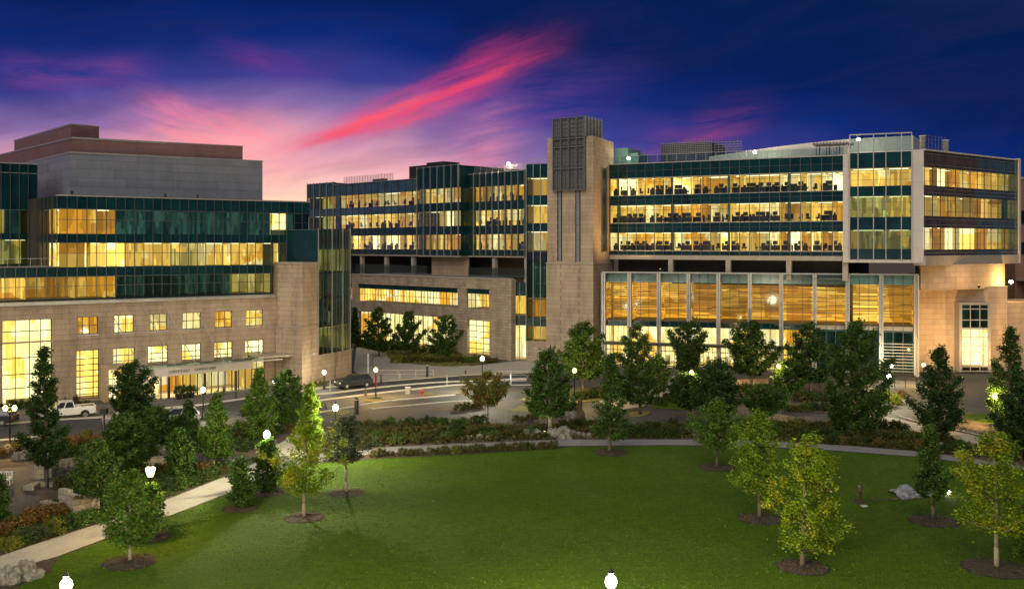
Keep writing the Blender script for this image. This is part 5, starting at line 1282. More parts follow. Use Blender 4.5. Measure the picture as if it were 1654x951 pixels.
# ============================================================ LAMPS
def glight(root, z, c, e, r=.16, y=0):
    l = bpy.data.lights.new('bulb', 'POINT'); l.energy = e; l.color = c; l.shadow_soft_size = r
    o = bpy.data.objects.new('bulb', l); col.objects.link(o); o.parent = root; o.location = (0, y, z); return o
WC = (1.0, .88, .60); OC = (1.0, .62, .20)
def lamp(px, pyh, pyb, label, warm=False, e=900, hz=None, banner=False, urn=False, twin=False):
    if hz is None: Y = G(px, pyb).y; zz = H-(pyh-HZ)*Y/F
    else: zz = hz; Y = (H-hz)*F/(pyh-HZ)
    x = (px-CX)*Y/F
    t = thing('street_lamp', label, 'street lamp', (x, Y, 0))
    ph = zz-.28
    mb = MB().lathe([(.2, 0), (.2, .1), (.13, .25), (.1, .9), (.07, 1.0)], 12); loc_part('base', mb, M['green_pole'], t, True)
    loc_part('pole', MB().lathe([(.062, 1.0), (.05, ph-.12), (.1, ph-.06), (.11, ph)], 10), M['green_pole'], t, True)
    gm = M['globe_warm' if warm else 'globe_white']; q = .24
    if twin:
        loc_part('arm', MB().box(-.42, .42, -.03, .03, ph-.02, ph+.03), M['green_pole'], t)
        for s_ in (-.4, .4): loc_part('globe', MB().lathe([(.1, ph+.04), (.2, ph+.2), (.2, ph+.36), (.12, ph+.5), (.02, ph+.56)], 12, (s_, 0, 0)), gm, t, True)
    elif urn: loc_part('globe', MB().lathe([(.14, ph), (.2, ph+.12), (.29, ph+.45), (.3, ph+.52), (.2, ph+.6), (.03, ph+.64)], 16), gm, t, True)
    else: loc_part('globe', MB().lathe([(.1, ph), (.19, ph+.08), (.25, ph+.24), (.21, ph+.4), (.12, ph+.5), (.03, ph+.56)], 16), gm, t, True)
    loc_part('cap', MB().lathe([(.12, ph+.6), (.13, ph+.66), (.05, ph+.74), (.015, ph+.86)], 10), M['green_pole'], t, True)
    glight(t, ph+.3, OC if warm else WC, e*2.4, .07)
    if banner: loc_part('banner', MB().box(-.09, .12, -.03, .03, ph-1.6, ph-.25), M['red'], t)
    return t
lamp(987, 938, 0, 'bright white lamp nearest the camera at the bottom centre, in front of the lawn', e=6500, hz=4.4)
lamp(107, 943, 0, 'bright white lamp at the bottom left corner of the picture', e=2000, hz=4.4)
lamp(431, 701, 795, 'bright white lamp standing in the upright sapling beside the pale path', e=1700)
lamp(542, 658, 742, 'bright white lamp above the grey green bushes left of the central bed', e=1500)
lamp(444, 616, 690, 'bright white lamp in the large pyramidal tree by the stone pier', e=1500)
lamp(243, 762, 872, 'warm glowing urn shaped lamp behind the bright maple at left', True, 500, urn=True)
lamp(16, 659, 728, 'warm twin headed lamp at the far left beside the street', True, 700, twin=True)
lamp(328, 629, 677, 'short thin lamp in front of the lobby doors', e=500)
lamp(779, 579, 638, 'bright white lamp on the far sidewalk in front of the podium', e=1700)
lamp(607, 597, 645, 'warm lamp with a red banner on the traffic island', True, 700, banner=True)
lamp(928, 598, 654, 'small warm round lamp in front of the tower foot', True, 600)
lamp(1117, 602, 672, 'warm round lamp beside the low dark round tree', True, 800)
lamp(1258, 591, 640, 'warm lamp glowing through leaves in front of the glass hall', True, 900)
lamp(1436, 608, 658, 'bright white lamp on green post right of the biggest tree', e=900)
lamp(1439, 590, 618, 'small far lamp just above the green posted one near the stone wall', e=350)
lamp(1492, 589, 622, 'white lamp glowing behind the dark layered tree by the stone block', True, 800)
lamp(1607, 639, 688, 'orange glowing lamp near the right edge in front of the tall tree', True, 1000)
lamp(523.5, 601, 628, 'small slim lamp against the stone base beside the parked dark car', e=200)
# fixtures on the buildings
def fixture(pos, label, e, c=WC, glow='globe_white', mast=.9):
    t = thing('floodlight', label, 'floodlight', pos)
    loc_part('mast', MB().box(-.05, .05, -.05, .05, -mast, 0), M['metal'], t)
    loc_part('lamp_head', MB().lathe([(.12, 0), (.26, .12), (.28, .3), (.15, .42)], 12), M[glow], t, True); glight(t, .2, c, e, .07)
p = FM.pt(FM.u(817), .6, 31.6); fixture(tuple(p), 'bright roof light on the middle wing near the tower', 700)
p = FR.pt(FR.u(1216), 1.2, FR.z(1216, 247)); fixture(tuple(p), 'bright roof light on a mast in the middle of the long wing roof', 900, mast=1.6)
p = FR.pt(FR.u(1010), 1.5, FR.z(1010, 257)); fixture(tuple(p), 'roof light in front of the frosted lift house beside the tower', 350)
p = FR.pt(FR.u(1383), 2.0, 32.4); fixture(tuple(p), 'roof light beside the pergola at the right end of the long wing', 500, mast=2)
p = Vector(P(1633, 457.5, 139)); fixture(tuple(p), 'bright wall light at the corner of the far right stone walls', 1500, OC, 'globe_white', .3)
# wall washers that light the warm stone of the corner block; the one for the tower side is added
def wash(pos, tgt, e, size, c, label):
    t = thing('ground_floodlight', label, 'floodlight', pos)
    loc_part('housing', MB().box(-.12, .12, -.1, .1, 0, .3).box(-.06, .06, -.06, .06, -.15, 0), M['black'], t)
    loc_part('lens', MB().box(-.06, .06, -.05, .05, .302, .32), M['globe_warm'], t)
    l = bpy.data.lights.new('beam', 'SPOT'); l.energy = e; l.color = c; l.spot_size = size; l.spot_blend = .8; l.shadow_soft_size = .3
    o = bpy.data.objects.new('beam', l); col.objects.link(o); o.parent = t; o.location = (0, 0, .45)
    d = Vector(tgt)-Vector(pos); o.rotation_euler = d.to_track_quat('-Z', 'Y').to_euler()
SO = (1.0, .60, .24)
q = FK.pt(FK.u(1512), -9, .15); wash(tuple(q), FK.pt(FK.u(1530), 0, 9), 5200, rad(110), SO, 'floodlight on the ground washing the warm stone block, hidden behind the layered tree')
q = FK.pt(FK.u(1605), -9, .15); wash(tuple(q), FK.pt(FK.u(1600), 0, 10), 4200, rad(110), SO, 'floodlight on the ground at the right end of the warm stone block')
q = FZ.pt(FZ.L*.3, -3.4, 12.3); wash((q.x, q.y, 12.2), FZ.pt(FZ.L*.35, 0, 15), 240, rad(150), SO, 'roof floodlight under the overhang of the corner block')
q = FR.pt(9, -2.6, 14.1); wash((q.x, q.y, 14.1), (FTs.pt(4, 0, 25)), 5500, rad(100), SO, 'added roof floodlight on the glass hall washing the side of the tower')  # added source to warm the tower side, not a known fixture
# light spilling from the lobbies: the ceiling lights inside them
def inner(fr, u, y, z, sx, sy, e, c, root):
    l = bpy.data.lights.new('ceiling_light', 'AREA'); l.shape = 'RECTANGLE'; l.size = sx; l.size_y = sy; l.energy = e; l.color = c
    o = bpy.data.objects.new('ceiling_light', l); col.objects.link(o); o.parent = root; o.location = fr.pt(u, y, z)-root.location
    o.rotation_euler = (rad(58), 0, fr.ang)
inner(FH, uc[7]*.28, 1.2, 3.0, uc[7]*.5, .8, 3400, (1, .78, .42), hall); inner(FH, uc[7]*.75, 1.2, 3.0, uc[7]*.45, .8, 2700, (1, .78, .42), hall)
inner(FP, (hp[2][0]+hp[2][1])/2, 1.0, 5.7, 22, .8, 4500, (1, .8, .4), mid); inner(FP, (hp[3][0]+hp[3][1])/2, .9, 5.7, 3, .8, 1400, (1, .8, .4), mid)
inner(FS, FS.L/2, .4, 5.0, 2, .8, 900, (1, .8, .4), mid)
inner(FB, FB.L*.5, .6, 2.5, FB.L*.9, .6, 2500, (1, .84, .5), left)
inner(FK, FK.u(1567), -1.2, 5.7, 3, .5, 300, (1, .85, .5), corner)
# uplight at the pale trunk
q = G(884, 700); wash((q.x-.3, q.y-1.2, .15), (q.x+.5, q.y+1.5, 2.2), 260, rad(60), (1, .9, .7), 'small ground uplight at the foot of the pale trunked plaza tree')

# ============================================================ POSTS, SIGNS, STREET FURNITURE
def post(px, pyb, h, label, r=.1, box=False, mat='black', cat_='bollard', name='bollard'):
    b = G(px, pyb); t = thing(name, label, cat_, (b.x, b.y, 0))
    loc_part('post', MB().lathe([(r*1.3, 0), (r*1.3, .06), (r, .08), (r, h-.08), (r*.7, h-.01), (r*.2, h)], 10), M[mat], t, True)
    if box: loc_part('head', MB().box(-.3, .3, -.25, .25, h+.005, h+.5), M[mat], t)
    else: loc_part('cap', MB().lathe([(r*1.25, h*.86), (r*1.25, h*.92), (r*1.05, h*.93)], 10), M['metal'], t)
    return t
post(576, 668.5, 1.75, 'thick black post on the paving left of the hedge', .24, name='post', cat_='post')
post(168, 704, 2.1, 'black post with box head at the street edge in the left garden', .1, True, name='post', cat_='post')
post(76, 787, 2.9, 'slim black post with bracket in the left garden beside the stone bench', .09, name='post', cat_='post')
post(591, 639, .95, 'black bollard in the lane behind the parked dark car', .13); post(615.5, 617, 1.2, 'thin black bollard right of the lamp with the banner', .1)
post(690, 610, 1.9, 'tall black bollard on the far sidewalk in front of the podium bed', .16); post(752, 605, .7, 'short black bollard on the far sidewalk near the white lamp', .09)
post(361, 640, 1.2, 'black bollard left of two in front of the lobby', .12); post(381, 646, 1.2, 'black bollard right of two in front of the lobby', .12); post(310, 655, .8, 'small black bollard at the kerb before the lobby', .1)
post(722, 623, 1.5, 'slim grey pole at the street junction', .06, mat='metal', name='pole', cat_='pole'); post(825, 620, 1.3, 'white pole at the far side of the street junction', .12, mat='white_paint', name='pole', cat_='pole')
post(533, 633, 1.6, 'thin grey sign pole in front of the parked dark car', .05, mat='metal', name='pole', cat_='pole'); post(646, 613, 1.0, 'grey post left of the podium sidewalk railing', .09, mat='metal', name='post', cat_='post')
b = G(595, 619); t = thing('traffic_signal', 'dark traffic signal on a thick grey post behind the parked car', 'signal', (b.x, b.y, 0))
loc_part('post', MB().box(-.13, .13, -.13, .13, 0, 3.9), M['panel'], t); hd = loc_part('signal_head', MB().box(.16, .62, -.2, .14, 2.4, 3.7), M['black'], t)
for k in range(3): sub('signal_lens', MB().lathe([(.12, 0), (.15, .05)], 12, (0, 0, 0)), M['metal_dark'], hd).matrix_local = Matrix.Translation((.39, -.2, 2.65+k*.4)) @ Matrix.Rotation(rad(90), 4, 'X')
b = G(681, 641); t = thing('fire_hydrant', 'small red fire hydrant on the traffic island', 'hydrant', (b.x, b.y, .1))
loc_part('body', MB().lathe([(.2, 0), (.2, .06), (.14, .1), (.14, .55), (.18, .6), (.16, .72), (.06, .82), (.03, .88)], 12), M['red'], t, True)
loc_part('nozzle', MB().tube((-.3, 0, .48), (.3, 0, .48), .08, n=10), M['red'], t); loc_part('valve', MB().tube((0, -.26, .42), (0, 0, .42), .09, n=10), M['red'], t)
b = G(659, 637); t = thing('utility_box', 'small pale utility box on the island left of the hydrant', 'utility box', (b.x, b.y, .1), rad(-10))
loc_part('cabinet', MB().box(-.28, .28, -.2, .2, 0, .75), M['metal'], t); loc_part('lid', MB().box(-.32, .32, -.24, .24, .755, .82), M['white_paint'], t)
def barrier(px0, px1, py, label, mat='metal'):
    a, b = G(px0, py), G(px1, py); t = thing('railing', label, 'railing', tuple(a)); L = b.x-a.x
    mb = MB(); n = max(2, int(L/1.8))
    for i in range(n+1): mb.box(L*i/n-.03, L*i/n+.03, -.03, .03, 0, 1.0)
    loc_part('post', mb, M[mat], t); mb = MB().box(0, L, -.025, .025, 1.0, 1.06).box(0, L, -.02, .02, .5, .54); loc_part('handrail', mb, M[mat], t)
barrier(615, 700, 610, 'thin grey railing along the far sidewalk left of the podium lamp')
barrier(800, 878, 612, 'thin grey railing at the crossing in front of the tower')
barrier(905, 975, 640, 'dark railing under the broad tree in front of the tower', 'metal_dark')
barrier(1445, 1480, 626, 'dark railing near the end of the glass hall', 'metal_dark')
# statue, heap of sheeting, litter of branches, small figure
b = G(1389, 811); t = thing('statue', 'small brown bronze statue of a standing figure on the right lawn', 'statue', (b.x, b.y, .03))
mb = MB().lathe([(.55, 0), (.5, .06), (.1, .09)], 18); loc_part('mound', mb, M['mulch'], t)
def skin(name, pts, edges, rs, mat, root, lv=1):
    me = bpy.data.meshes.new(name); me.from_pydata(pts, edges, []); o = bpy.data.objects.new(name, me); col.objects.link(o)
    md = o.modifiers.new('s', 'SKIN'); md.use_smooth_shade = True
    for i, r in enumerate(rs): me.skin_vertices[0].data[i].radius = (r, r*.85); me.skin_vertices[0].data[i].use_root = (i == 0)
    o.modifiers.new('d', 'SUBSURF').levels = lv; dg = bpy.context.evaluated_depsgraph_get(); m2 = bpy.data.meshes.new_from_object(o.evaluated_get(dg)); bpy.data.objects.remove(o)
    m2.materials.clear(); m2.materials.append(M[mat]); o = bpy.data.objects.new(name, m2); col.objects.link(o); o.parent = root; return o
M['bronze'] = plain('brown bronze', (.10, .06, .035), .5, .4, .4, 4)
skin('body', [(0,0,.72),(0,0,.9),(0,0,1.1),(0,0,1.2),(0,-.01,1.3),(0,-.01,1.38),(.14,0,1.1),(.2,-.02,.9),(.14,-.12,.76),(-.14,0,1.1),(-.2,0,.9),(-.17,-.1,.72),(.08,0,.62),(.09,-.03,.35),(.09,0,.08),(.09,-.1,.05),(-.08,0,.62),(-.09,0,.35),(-.1,.03,.08),(-.1,-.07,.05)],
 [(0,1),(1,2),(2,3),(3,4),(4,5),(2,6),(6,7),(7,8),(2,9),(9,10),(10,11),(0,12),(12,13),(13,14),(14,15),(0,16),(16,17),(17,18),(18,19)],
 [.13,.12,.13,.05,.09,.07,.06,.045,.035,.06,.045,.035,.085,.06,.04,.035,.085,.06,.04,.035], 'bronze', t, 2)
c = G(1372, 815); wall('plaque', [(1391, 818), (1401, 818)], .3, .1, 'white_panel', 'small pale plaque lying in the grass below the statue', 'plaque')
b = G(1484, 800); s = b.y/F; bm = bmesh.new(); bmesh.ops.create_grid(bm, x_segments=46, y_segments=22, size=1)
from mathutils import noise as mn
for v in bm.verts:
    x, y = v.co.x, v.co.y; r = math.hypot(x*.9, y)
    hgt = .75*math.exp(-((x+.55)**2*6+(y-.1)**2*3))+.28*math.exp(-((x-.35)**2*5+(y+.2)**2*4))
    edge = 1+.25*mn.noise(Vector((x*2, y*2, 4)))
    v.co = Vector((x*1.75*edge, y*.8*edge*(1-.35*x), max(.02, hgt+.16*mn.noise(Vector((x*5, y*7, 0)))+.05*mn.noise(Vector((x*14, y*11, 2))))))
me = bpy.data.meshes.new('crumpled_sheet'); bm.to_mesh(me); bm.free(); me.materials.append(plain('grey white cloth', (.20, .21, .22), .7, 0, .75, 3.5)); me.polygons.foreach_set('use_smooth', [True]*len(me.polygons))
o = bpy.data.objects.new('crumpled_sheet', me); col.objects.link(o); o.location = (b.x, b.y, .03); o.modifiers.new('t', 'SOLIDIFY').thickness = .02; tag(o, 'crumpled grey white sheet heaped on the lawn beside the dark slender tree', 'sheet')
a, b2 = G(1478, 803), G(1528, 803); t = MB().tube((a.x, a.y+.3, .1), (b2.x, b2.y, .12), .055, n=8); M['yellow'] = plain('yellow painted wood', (.55, .42, .05), .6); o = t.build('yellow_pole', M['yellow']); tag(o, 'long yellow pole lying on the lawn in front of the grey sheet', 'pole')
b = G(1533, 801); t = thing('lantern', 'small glowing white lantern on the grass at the end of the yellow pole', 'lantern', (b.x, b.y, .03)); loc_part('base', MB().lathe([(.1, 0), (.1, .08), (.05, .1)], 12), M['red'], t); loc_part('globe', MB().lathe([(.05, .1), (.12, .2), (.12, .3), (.04, .38)], 12), M['globe_white'], t, True); glight(t, .25, WC, 15, .08)
rn = random.Random(4); b = G(1445, 807); mb = MB()
for i in range(26):
    x, y = rn.uniform(-2.0, 3.6), rn.uniform(-.5, .5); a = rn.gauss(0, .35); l = rn.uniform(.3, .9); mb.tube((b.x+x, b.y+y, .07), (b.x+x+l*math.cos(a), b.y+y+l*math.sin(a), rn.uniform(.08, .25)), .03, .012, 5)
tag(mb.build('fallen_branches', M['bark']), 'scatter of dry broken branches on the lawn between statue and grey sheet', 'branches')
b = G(996, 681); t = thing('statue', 'tiny white garden statue glowing among shrubs behind the centre tree', 'statue', (b.x, b.y, .0)); loc_part('body', MB().lathe([(.28, 0), (.26, .3), (.13, .6), (.17, .9), (.15, 1.15), (.06, 1.25), (.12, 1.38), (.1, 1.5), (.02, 1.58)], 12), M['white_paint'], t, True)
b = G(330, 640)
for i, px in enumerate((289, 300, 309)):
    q = G(px, 646-i*1.2); t = thing('planter', ('leafy round planter at the lobby doors, left of three', 'leafy round planter at the lobby doors, middle of three', 'leafy round planter at the lobby doors, right of three')[i], 'planter', (q.x, q.y, .13))
    loc_part('pot', MB().lathe([(.28, 0), (.4, .5), (.42, .55), (.36, .55)], 12), M['metal_dark'], t, True)
    o = bpy.data.objects.new('foliage', shrub_proto('shrub_dark')[i]); col.objects.link(o); o.parent = t; o.location = (0, 0, .5); o.scale = (.65, .65, 1.0)

# ============================================================ VEHICLES
M['car_glass'] = plain('dark car glass', (.012, .015, .018), .08, 0, .1, spec=.8); M['tyre'] = plain('tyre rubber', (.02, .02, .02), .85); M['rim'] = plain('alloy rim', (.5, .5, .48), .3, .8, .05)
M['white_car'] = plain('white car paint', (.68, .68, .66), .25, 0, .04, spec=.6); M['dark_car'] = plain('dark blue grey car paint', (.035, .045, .055), .18, .4, .08, spec=.7); M['silver_car'] = plain('silver car paint', (.42, .43, .44), .25, .6, .05)
M['headlight'] = plain('clear lamp lens', (.55, .55, .5), .1, 0, .05); M['taillight'] = plain('red lamp lens', (.35, .02, .015), .2, 0, .05)
def sidebody(prof, w, mat, root, name, arches=(), inset=.06):
    """outline in x,z lofted across the width with pulled in sides"""
    mb = MB(); n = len(prof); secs = [(-w, inset*1.6), (-w*.93, 0), (w*.93, 0), (w, inset*1.6)]; zc_ = sum(p[1] for p in prof)/n; xc_ = sum(p[0] for p in prof)/n
    for y, k in secs:
        for x, z in prof: mb.v.append((x+(xc_-x)*k*.25, y, z+(zc_-z)*k))
    for a in range(3):
        for i in range(n): j = (i+1) % n; mb.f.append((a*n+i, a*n+j, (a+1)*n+j, (a+1)*n+i))
    mb.f.append(tuple(range(n-1, -1, -1))); mb.f.append(tuple(range(3*n, 4*n)))
    o = loc_part(name, mb, mat, root); b = o.modifiers.new('b', 'BEVEL'); b.width = .05; b.segments = 2; b.limit_method = 'ANGLE'; b.angle_limit = rad(25); return o
def arch(xc, r, z0, n=7): return [(xc-r*math.cos(math.pi*i/(n-1)), z0+r*math.sin(math.pi*i/(n-1))) for i in range(n)]
def wheel(root, x, y, r):
    s_ = 1 if y > 0 else -1; w = loc_part('wheel', MB().tube((x, y-.11, r), (x, y+.11, r), r, n=22), M['tyre'], root)
    sub('rim', MB().tube((x, y+.06*s_, r), (x, y+.125*s_, r), r*.62, r*.55, 14), M['rim'], w)
def greenhouse(root, bx0, bx1, tx0, tx1, z0, z1, w, paint):
    wt = w*.8; mb = MB(); mb.v += [(bx0,-w,z0),(bx1,-w,z0),(bx1,w,z0),(bx0,w,z0),(tx0,-wt,z1),(tx1,-wt,z1),(tx1,wt,z1),(tx0,wt,z1)]
    mb.f += [(0,1,5,4),(1,2,6,5),(2,3,7,6),(3,0,4,7),(4,5,6,7)]; g_ = loc_part('window_glass', mb, M['car_glass'], root)
    rf = MB(); rf.box(tx0-.03, tx1+.03, -wt-.02, wt+.02, z1-.02, z1+.06); o = loc_part('roof', rf, paint, root); b = o.modifiers.new('b', 'BEVEL'); b.width = .04; b.segments = 2
    pl = MB()
    for s_ in (-1, 1):
        for (xa, xb) in ((bx0, tx0), (bx1, tx1), ((bx0+bx1)/2, (tx0+tx1)/2)): pl.tube((xa, s_*w, z0), (xb, s_*wt, z1), .05, n=6)
    loc_part('pillar', pl, paint, root)
def lights(root, xf, xr, w, z):
    for s_ in (-1, 1): loc_part('headlight', MB().box(min(xf, xf-.12), xf+.02, s_*w*.72-.17, s_*w*.72+.17, z-.08, z+.09), M['headlight'], root); loc_part('taillight', MB().box(xr-.02, xr+.1, s_*w*.82-.12, s_*w*.82+.12, z-.05, z+.22), M['taillight'], root)
def suv(loc, rz, paint, label):
    t = thing('parked_car', label, 'car', loc, rz); w = .92
    prof = [(-2.25, .35)] + arch(-1.38, .38, .34) + arch(1.38, .38, .34) + [(2.25, .35), (2.3, .62), (2.2, .86), (1.15, 1.02), (-1.9, 1.08), (-2.28, .98), (-2.32, .55)]
    sidebody(prof, w, paint, t, 'body'); greenhouse(t, -2.1, 1.15, -1.75, .3, 1.05, 1.58, .84, paint)
    for x in (-1.38, 1.38):
        for y in (-.82, .82): wheel(t, x, y, .34)
    lights(t, 2.24, -2.31, w, .76); loc_part('bumper', MB().box(2.2, 2.34, -.8, .8, .34, .52).box(-2.38, -2.26, -.8, .8, .36, .56), M['black'], t)
    for s_ in (-1, 1): loc_part('mirror', MB().box(.85, 1.05, s_*.98-.08, s_*.98+.08, 1.05, 1.18), paint, t)
    mb = MB()
    for s_ in (-1, 1):
        for x in (-.75, .35): mb.box(x-.006, x+.006, s_*.905-.015, s_*.905+.022, .45, 1.02)
        mb.box(-1.0, 1.0, s_*.91-.015, s_*.91+.02, .34, .42)
    loc_part('trim', mb, M['black'], t); return t
a = G(546, 629.5); b = G(592, 625); ang = math.atan2(a.y-b.y, a.x-b.x)
suv(((a.x+b.x)/2, (a.y+b.y)/2+.9, .02), ang, M['dark_car'], 'dark blue grey compact car parked by the stone base of the glass bay')
q = G(-14, 686); suv((q.x, q.y, .02), math.pi+.1, M['dark_car'], 'dark car cut off at the left edge beside the street')
q = G(284, 684); suv((q.x, q.y, .02), .35+math.pi, M['silver_car'], 'silver parked car hidden behind the small pointed tree before the lobby')
q = G(206, 686); suv((q.x, q.y, .02), .3+math.pi, M['silver_car'], 'silver parked car mostly hidden behind the dark rounded tree')
a = G(63, 681); b = G(140, 674.5); d = (a-b); t = thing('pickup_truck', 'white pickup truck parked at the kerb behind the tall dark evergreen', 'pickup truck', ((a.x+b.x)/2, (a.y+b.y)/2+.6, .02), math.atan2(d.y, d.x))
w = .95; prof = [(-2.75, .5)] + arch(-1.75, .45, .45) + arch(1.75, .45, .45) + [(2.7, .45), (2.78, .75), (2.7, 1.08), (1.25, 1.2), (.95, 1.22), (-.75, 1.22), (-.8, 1.2), (-2.72, 1.17), (-2.78, .9)]
pt = M['white_car']; sidebody(prof, w, pt, t, 'body'); greenhouse(t, -.75, 1.3, -.6, .62, 1.2, 1.78, .86, pt)
loc_part('truck_bed', MB().box(-2.7, -.85, -.78, .78, 1.12, 1.19), M['black'], t)
for s_ in (-1, 1): loc_part('bed_rail', MB().box(-2.72, -.8, s_*.86-.06, s_*.86+.06, 1.17, 1.26), pt, t)
loc_part('tailgate', MB().box(-2.8, -2.7, -.86, .86, .72, 1.26), pt, t)
for x in (-1.75, 1.75):
    for y in (-.84, .84): wheel(t, x, y, .4)
lights(t, 2.7, -2.79, w, .9); loc_part('bumper', MB().box(2.7, 2.88, -.9, .9, .42, .64).box(-2.95, -2.8, -.9, .9, .45, .62), M['metal'], t)
for s_ in (-1, 1): loc_part('mirror', MB().box(.95, 1.12, s_*1.03-.1, s_*1.03+.1, 1.22, 1.45), pt, t)

# ============================================================ FURNITURE SEEN THROUGH THE GLASS
def chair_me():
    mb = MB(); mb.box(-.3, .3, -.06, .3, .3, .43).box(-.26, .26, -.25, .25, .44, .54).box(-.25, .25, .2, .29, .55, 1.1).tube((0, 0, .06), (0, 0, .44), .035, n=6)
    for i in range(5): a = i*1.2566; mb.tube((0, 0, .08), (.3*math.cos(a), .3*math.sin(a), .04), .025, n=4)
    mb.box(-.32, -.27, -.15, .15, .62, .67).box(.27, .32, -.15, .15, .62, .67)
    return mb.mesh('office_chair', M['silhouette'])
def desk_me():
    mb = MB().box(-.9, .9, -.38, .38, .7, .74).box(-.88, -.84, -.36, .36, 0, .7).box(.84, .88, -.36, .36, 0, .7).box(-.45, .25, .05, .09, .8, 1.28).box(-.84, .84, .2, .24, .05, .69).box(.3, .8, -.2, .3, .05, .69).box(.4, .75, -.1, .2, .745, 1.0).box(-.12, -.06, .06, .12, .74, .86).box(-.25, .07, 0, .2, .741, .76)
    return mb.mesh('computer_desk', M['silhouette'])
cm, dm = chair_me(), desk_me()
LVL = {25.5: 'top', 21.3: 'middle', 17.1: 'bottom'}
def furn(fr, us, z, wing, n, cp, rn):
    for k in range(n):
        u = us[0]+1+(us[-1]-us[0]-2)*(k+rn.uniform(.1, .9))/n; ch = rn.random() < cp; y = rn.uniform(.7, 1.1)
        o = bpy.data.objects.new('office_chair' if ch else 'computer_desk', cm if ch else dm); col.objects.link(o)
        p = fr.pt(u, y, z+.01); o.location = p; o.rotation_euler = (0, 0, fr.ang+(rn.uniform(0, 6.28) if ch else rn.choice((0, math.pi)))); 
        if not ch: o.scale = (1, 1, 1.12)
        what = 'office chair' if ch else 'desk and monitor'
        tag(o, f'{what} silhouetted on the {LVL[z]} lit storey of the {wing}', 'office chair' if ch else 'desk', f'{"office chairs" if ch else "desks"} on the {LVL[z]} storey of the {wing}')
rn = random.Random(21)
for z in (25.5, 21.3, 17.1): furn(FR, usR, z, 'long right wing', 30, .4, rn); furn(FM, segs[1][0], z, 'middle wing', 14, .6, rn); furn(FM, segs[3][0], z, 'middle wing\'s tower end', 5, .6, rn)

# ============================================================ SKY, LIGHT, CAMERA
w = bpy.data.worlds.new('World'); sc.world = w; w.use_nodes = True; nt = w.node_tree
for n in list(nt.nodes): nt.nodes.remove(n)
wo = nt.nodes.new('ShaderNodeOutputWorld'); bg = nt.nodes.new('ShaderNodeBackground'); nt.links.new(bg.outputs[0], wo.inputs[0])
tc = nt.nodes.new('ShaderNodeTexCoord'); sp = nt.nodes.new('ShaderNodeSeparateXYZ'); nt.links.new(tc.outputs['Generated'], sp.inputs[0])
X, Yy, Z = sp.outputs; m = lambda op, a, b=None, c=None, cl=False: mth(nt, op, a, b, c, cl)
hyp = m('MAXIMUM', m('SQRT', m('ADD', m('MULTIPLY', X, X), m('MULTIPLY', Yy, Yy))), .001)
el = m('DIVIDE', Z, hyp); az = m('ARCTAN2', X, Yy)
cb = nt.nodes.new('ShaderNodeCombineXYZ'); nt.links.new(az, cb.inputs[0]); nt.links.new(el, cb.inputs[1])
def wnoise(sx, sy, ang, detail=5, rough=.6, off=0.0, dist=.6):
    mp = nt.nodes.new('ShaderNodeMapping'); mp.vector_type = 'TEXTURE'; mp.inputs['Rotation'].default_value = (0, 0, ang); mp.inputs['Scale'].default_value = (1/sx, 1/sy, 1); mp.inputs['Location'].default_value = (off, 0, 0)
    nt.links.new(cb.outputs[0], mp.inputs['Vector']); n = nt.nodes.new('ShaderNodeTexNoise'); n.inputs['Scale'].default_value = 1; n.inputs['Detail'].default_value = detail; n.inputs['Roughness'].default_value = rough; n.inputs['Distortion'].default_value = dist
    nt.links.new(mp.outputs[0], n.inputs['Vector']); return n.outputs['Fac']
soft = wnoise(4, 12, rad(12), 3, .5, 3.0, .3)
offR = m('MULTIPLY', m('MAXIMUM', m('ADD', az, .10), 0), 1.05); offL = m('MULTIPLY', m('MAXIMUM', m('SUBTRACT', -.30, az), 0), .5)
t_ = m('ADD', m('ADD', m('MULTIPLY', el, 4.5), m('ADD', m('MINIMUM', offR, .9), m('MINIMUM', offL, .6))), m('MULTIPLY', m('SUBTRACT', soft, .5), .35))
t_ = m('MULTIPLY', t_, .3333)
def S(r, g, b): f = lambda x: ((x/255+.055)/1.055)**2.4 if x > 10 else x/255/12.92; return (f(r), f(g), f(b))
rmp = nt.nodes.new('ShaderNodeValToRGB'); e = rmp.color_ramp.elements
stops = [(0, S(255, 226, 196)), (.075, S(255, 203, 178)), (.13, S(222, 160, 172)), (.185, S(132, 104, 158)), (.24, S(54, 58, 136)), (.30, S(12, 38, 108)), (.37, S(5, 28, 82)), (.5, S(5, 27, 72)), (.75, (.03, .04, .07)), (1.0, (.19, .20, .22))]  # last stop: overhead sky out of view, raised to light the ground
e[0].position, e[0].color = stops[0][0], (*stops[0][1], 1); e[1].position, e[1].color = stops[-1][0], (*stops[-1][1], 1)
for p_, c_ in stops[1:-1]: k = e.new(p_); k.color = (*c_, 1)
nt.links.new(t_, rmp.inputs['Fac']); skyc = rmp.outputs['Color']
def sstep(v, a, b): return m('MULTIPLY_ADD', v, 1/(b-a), -a/(b-a), True)
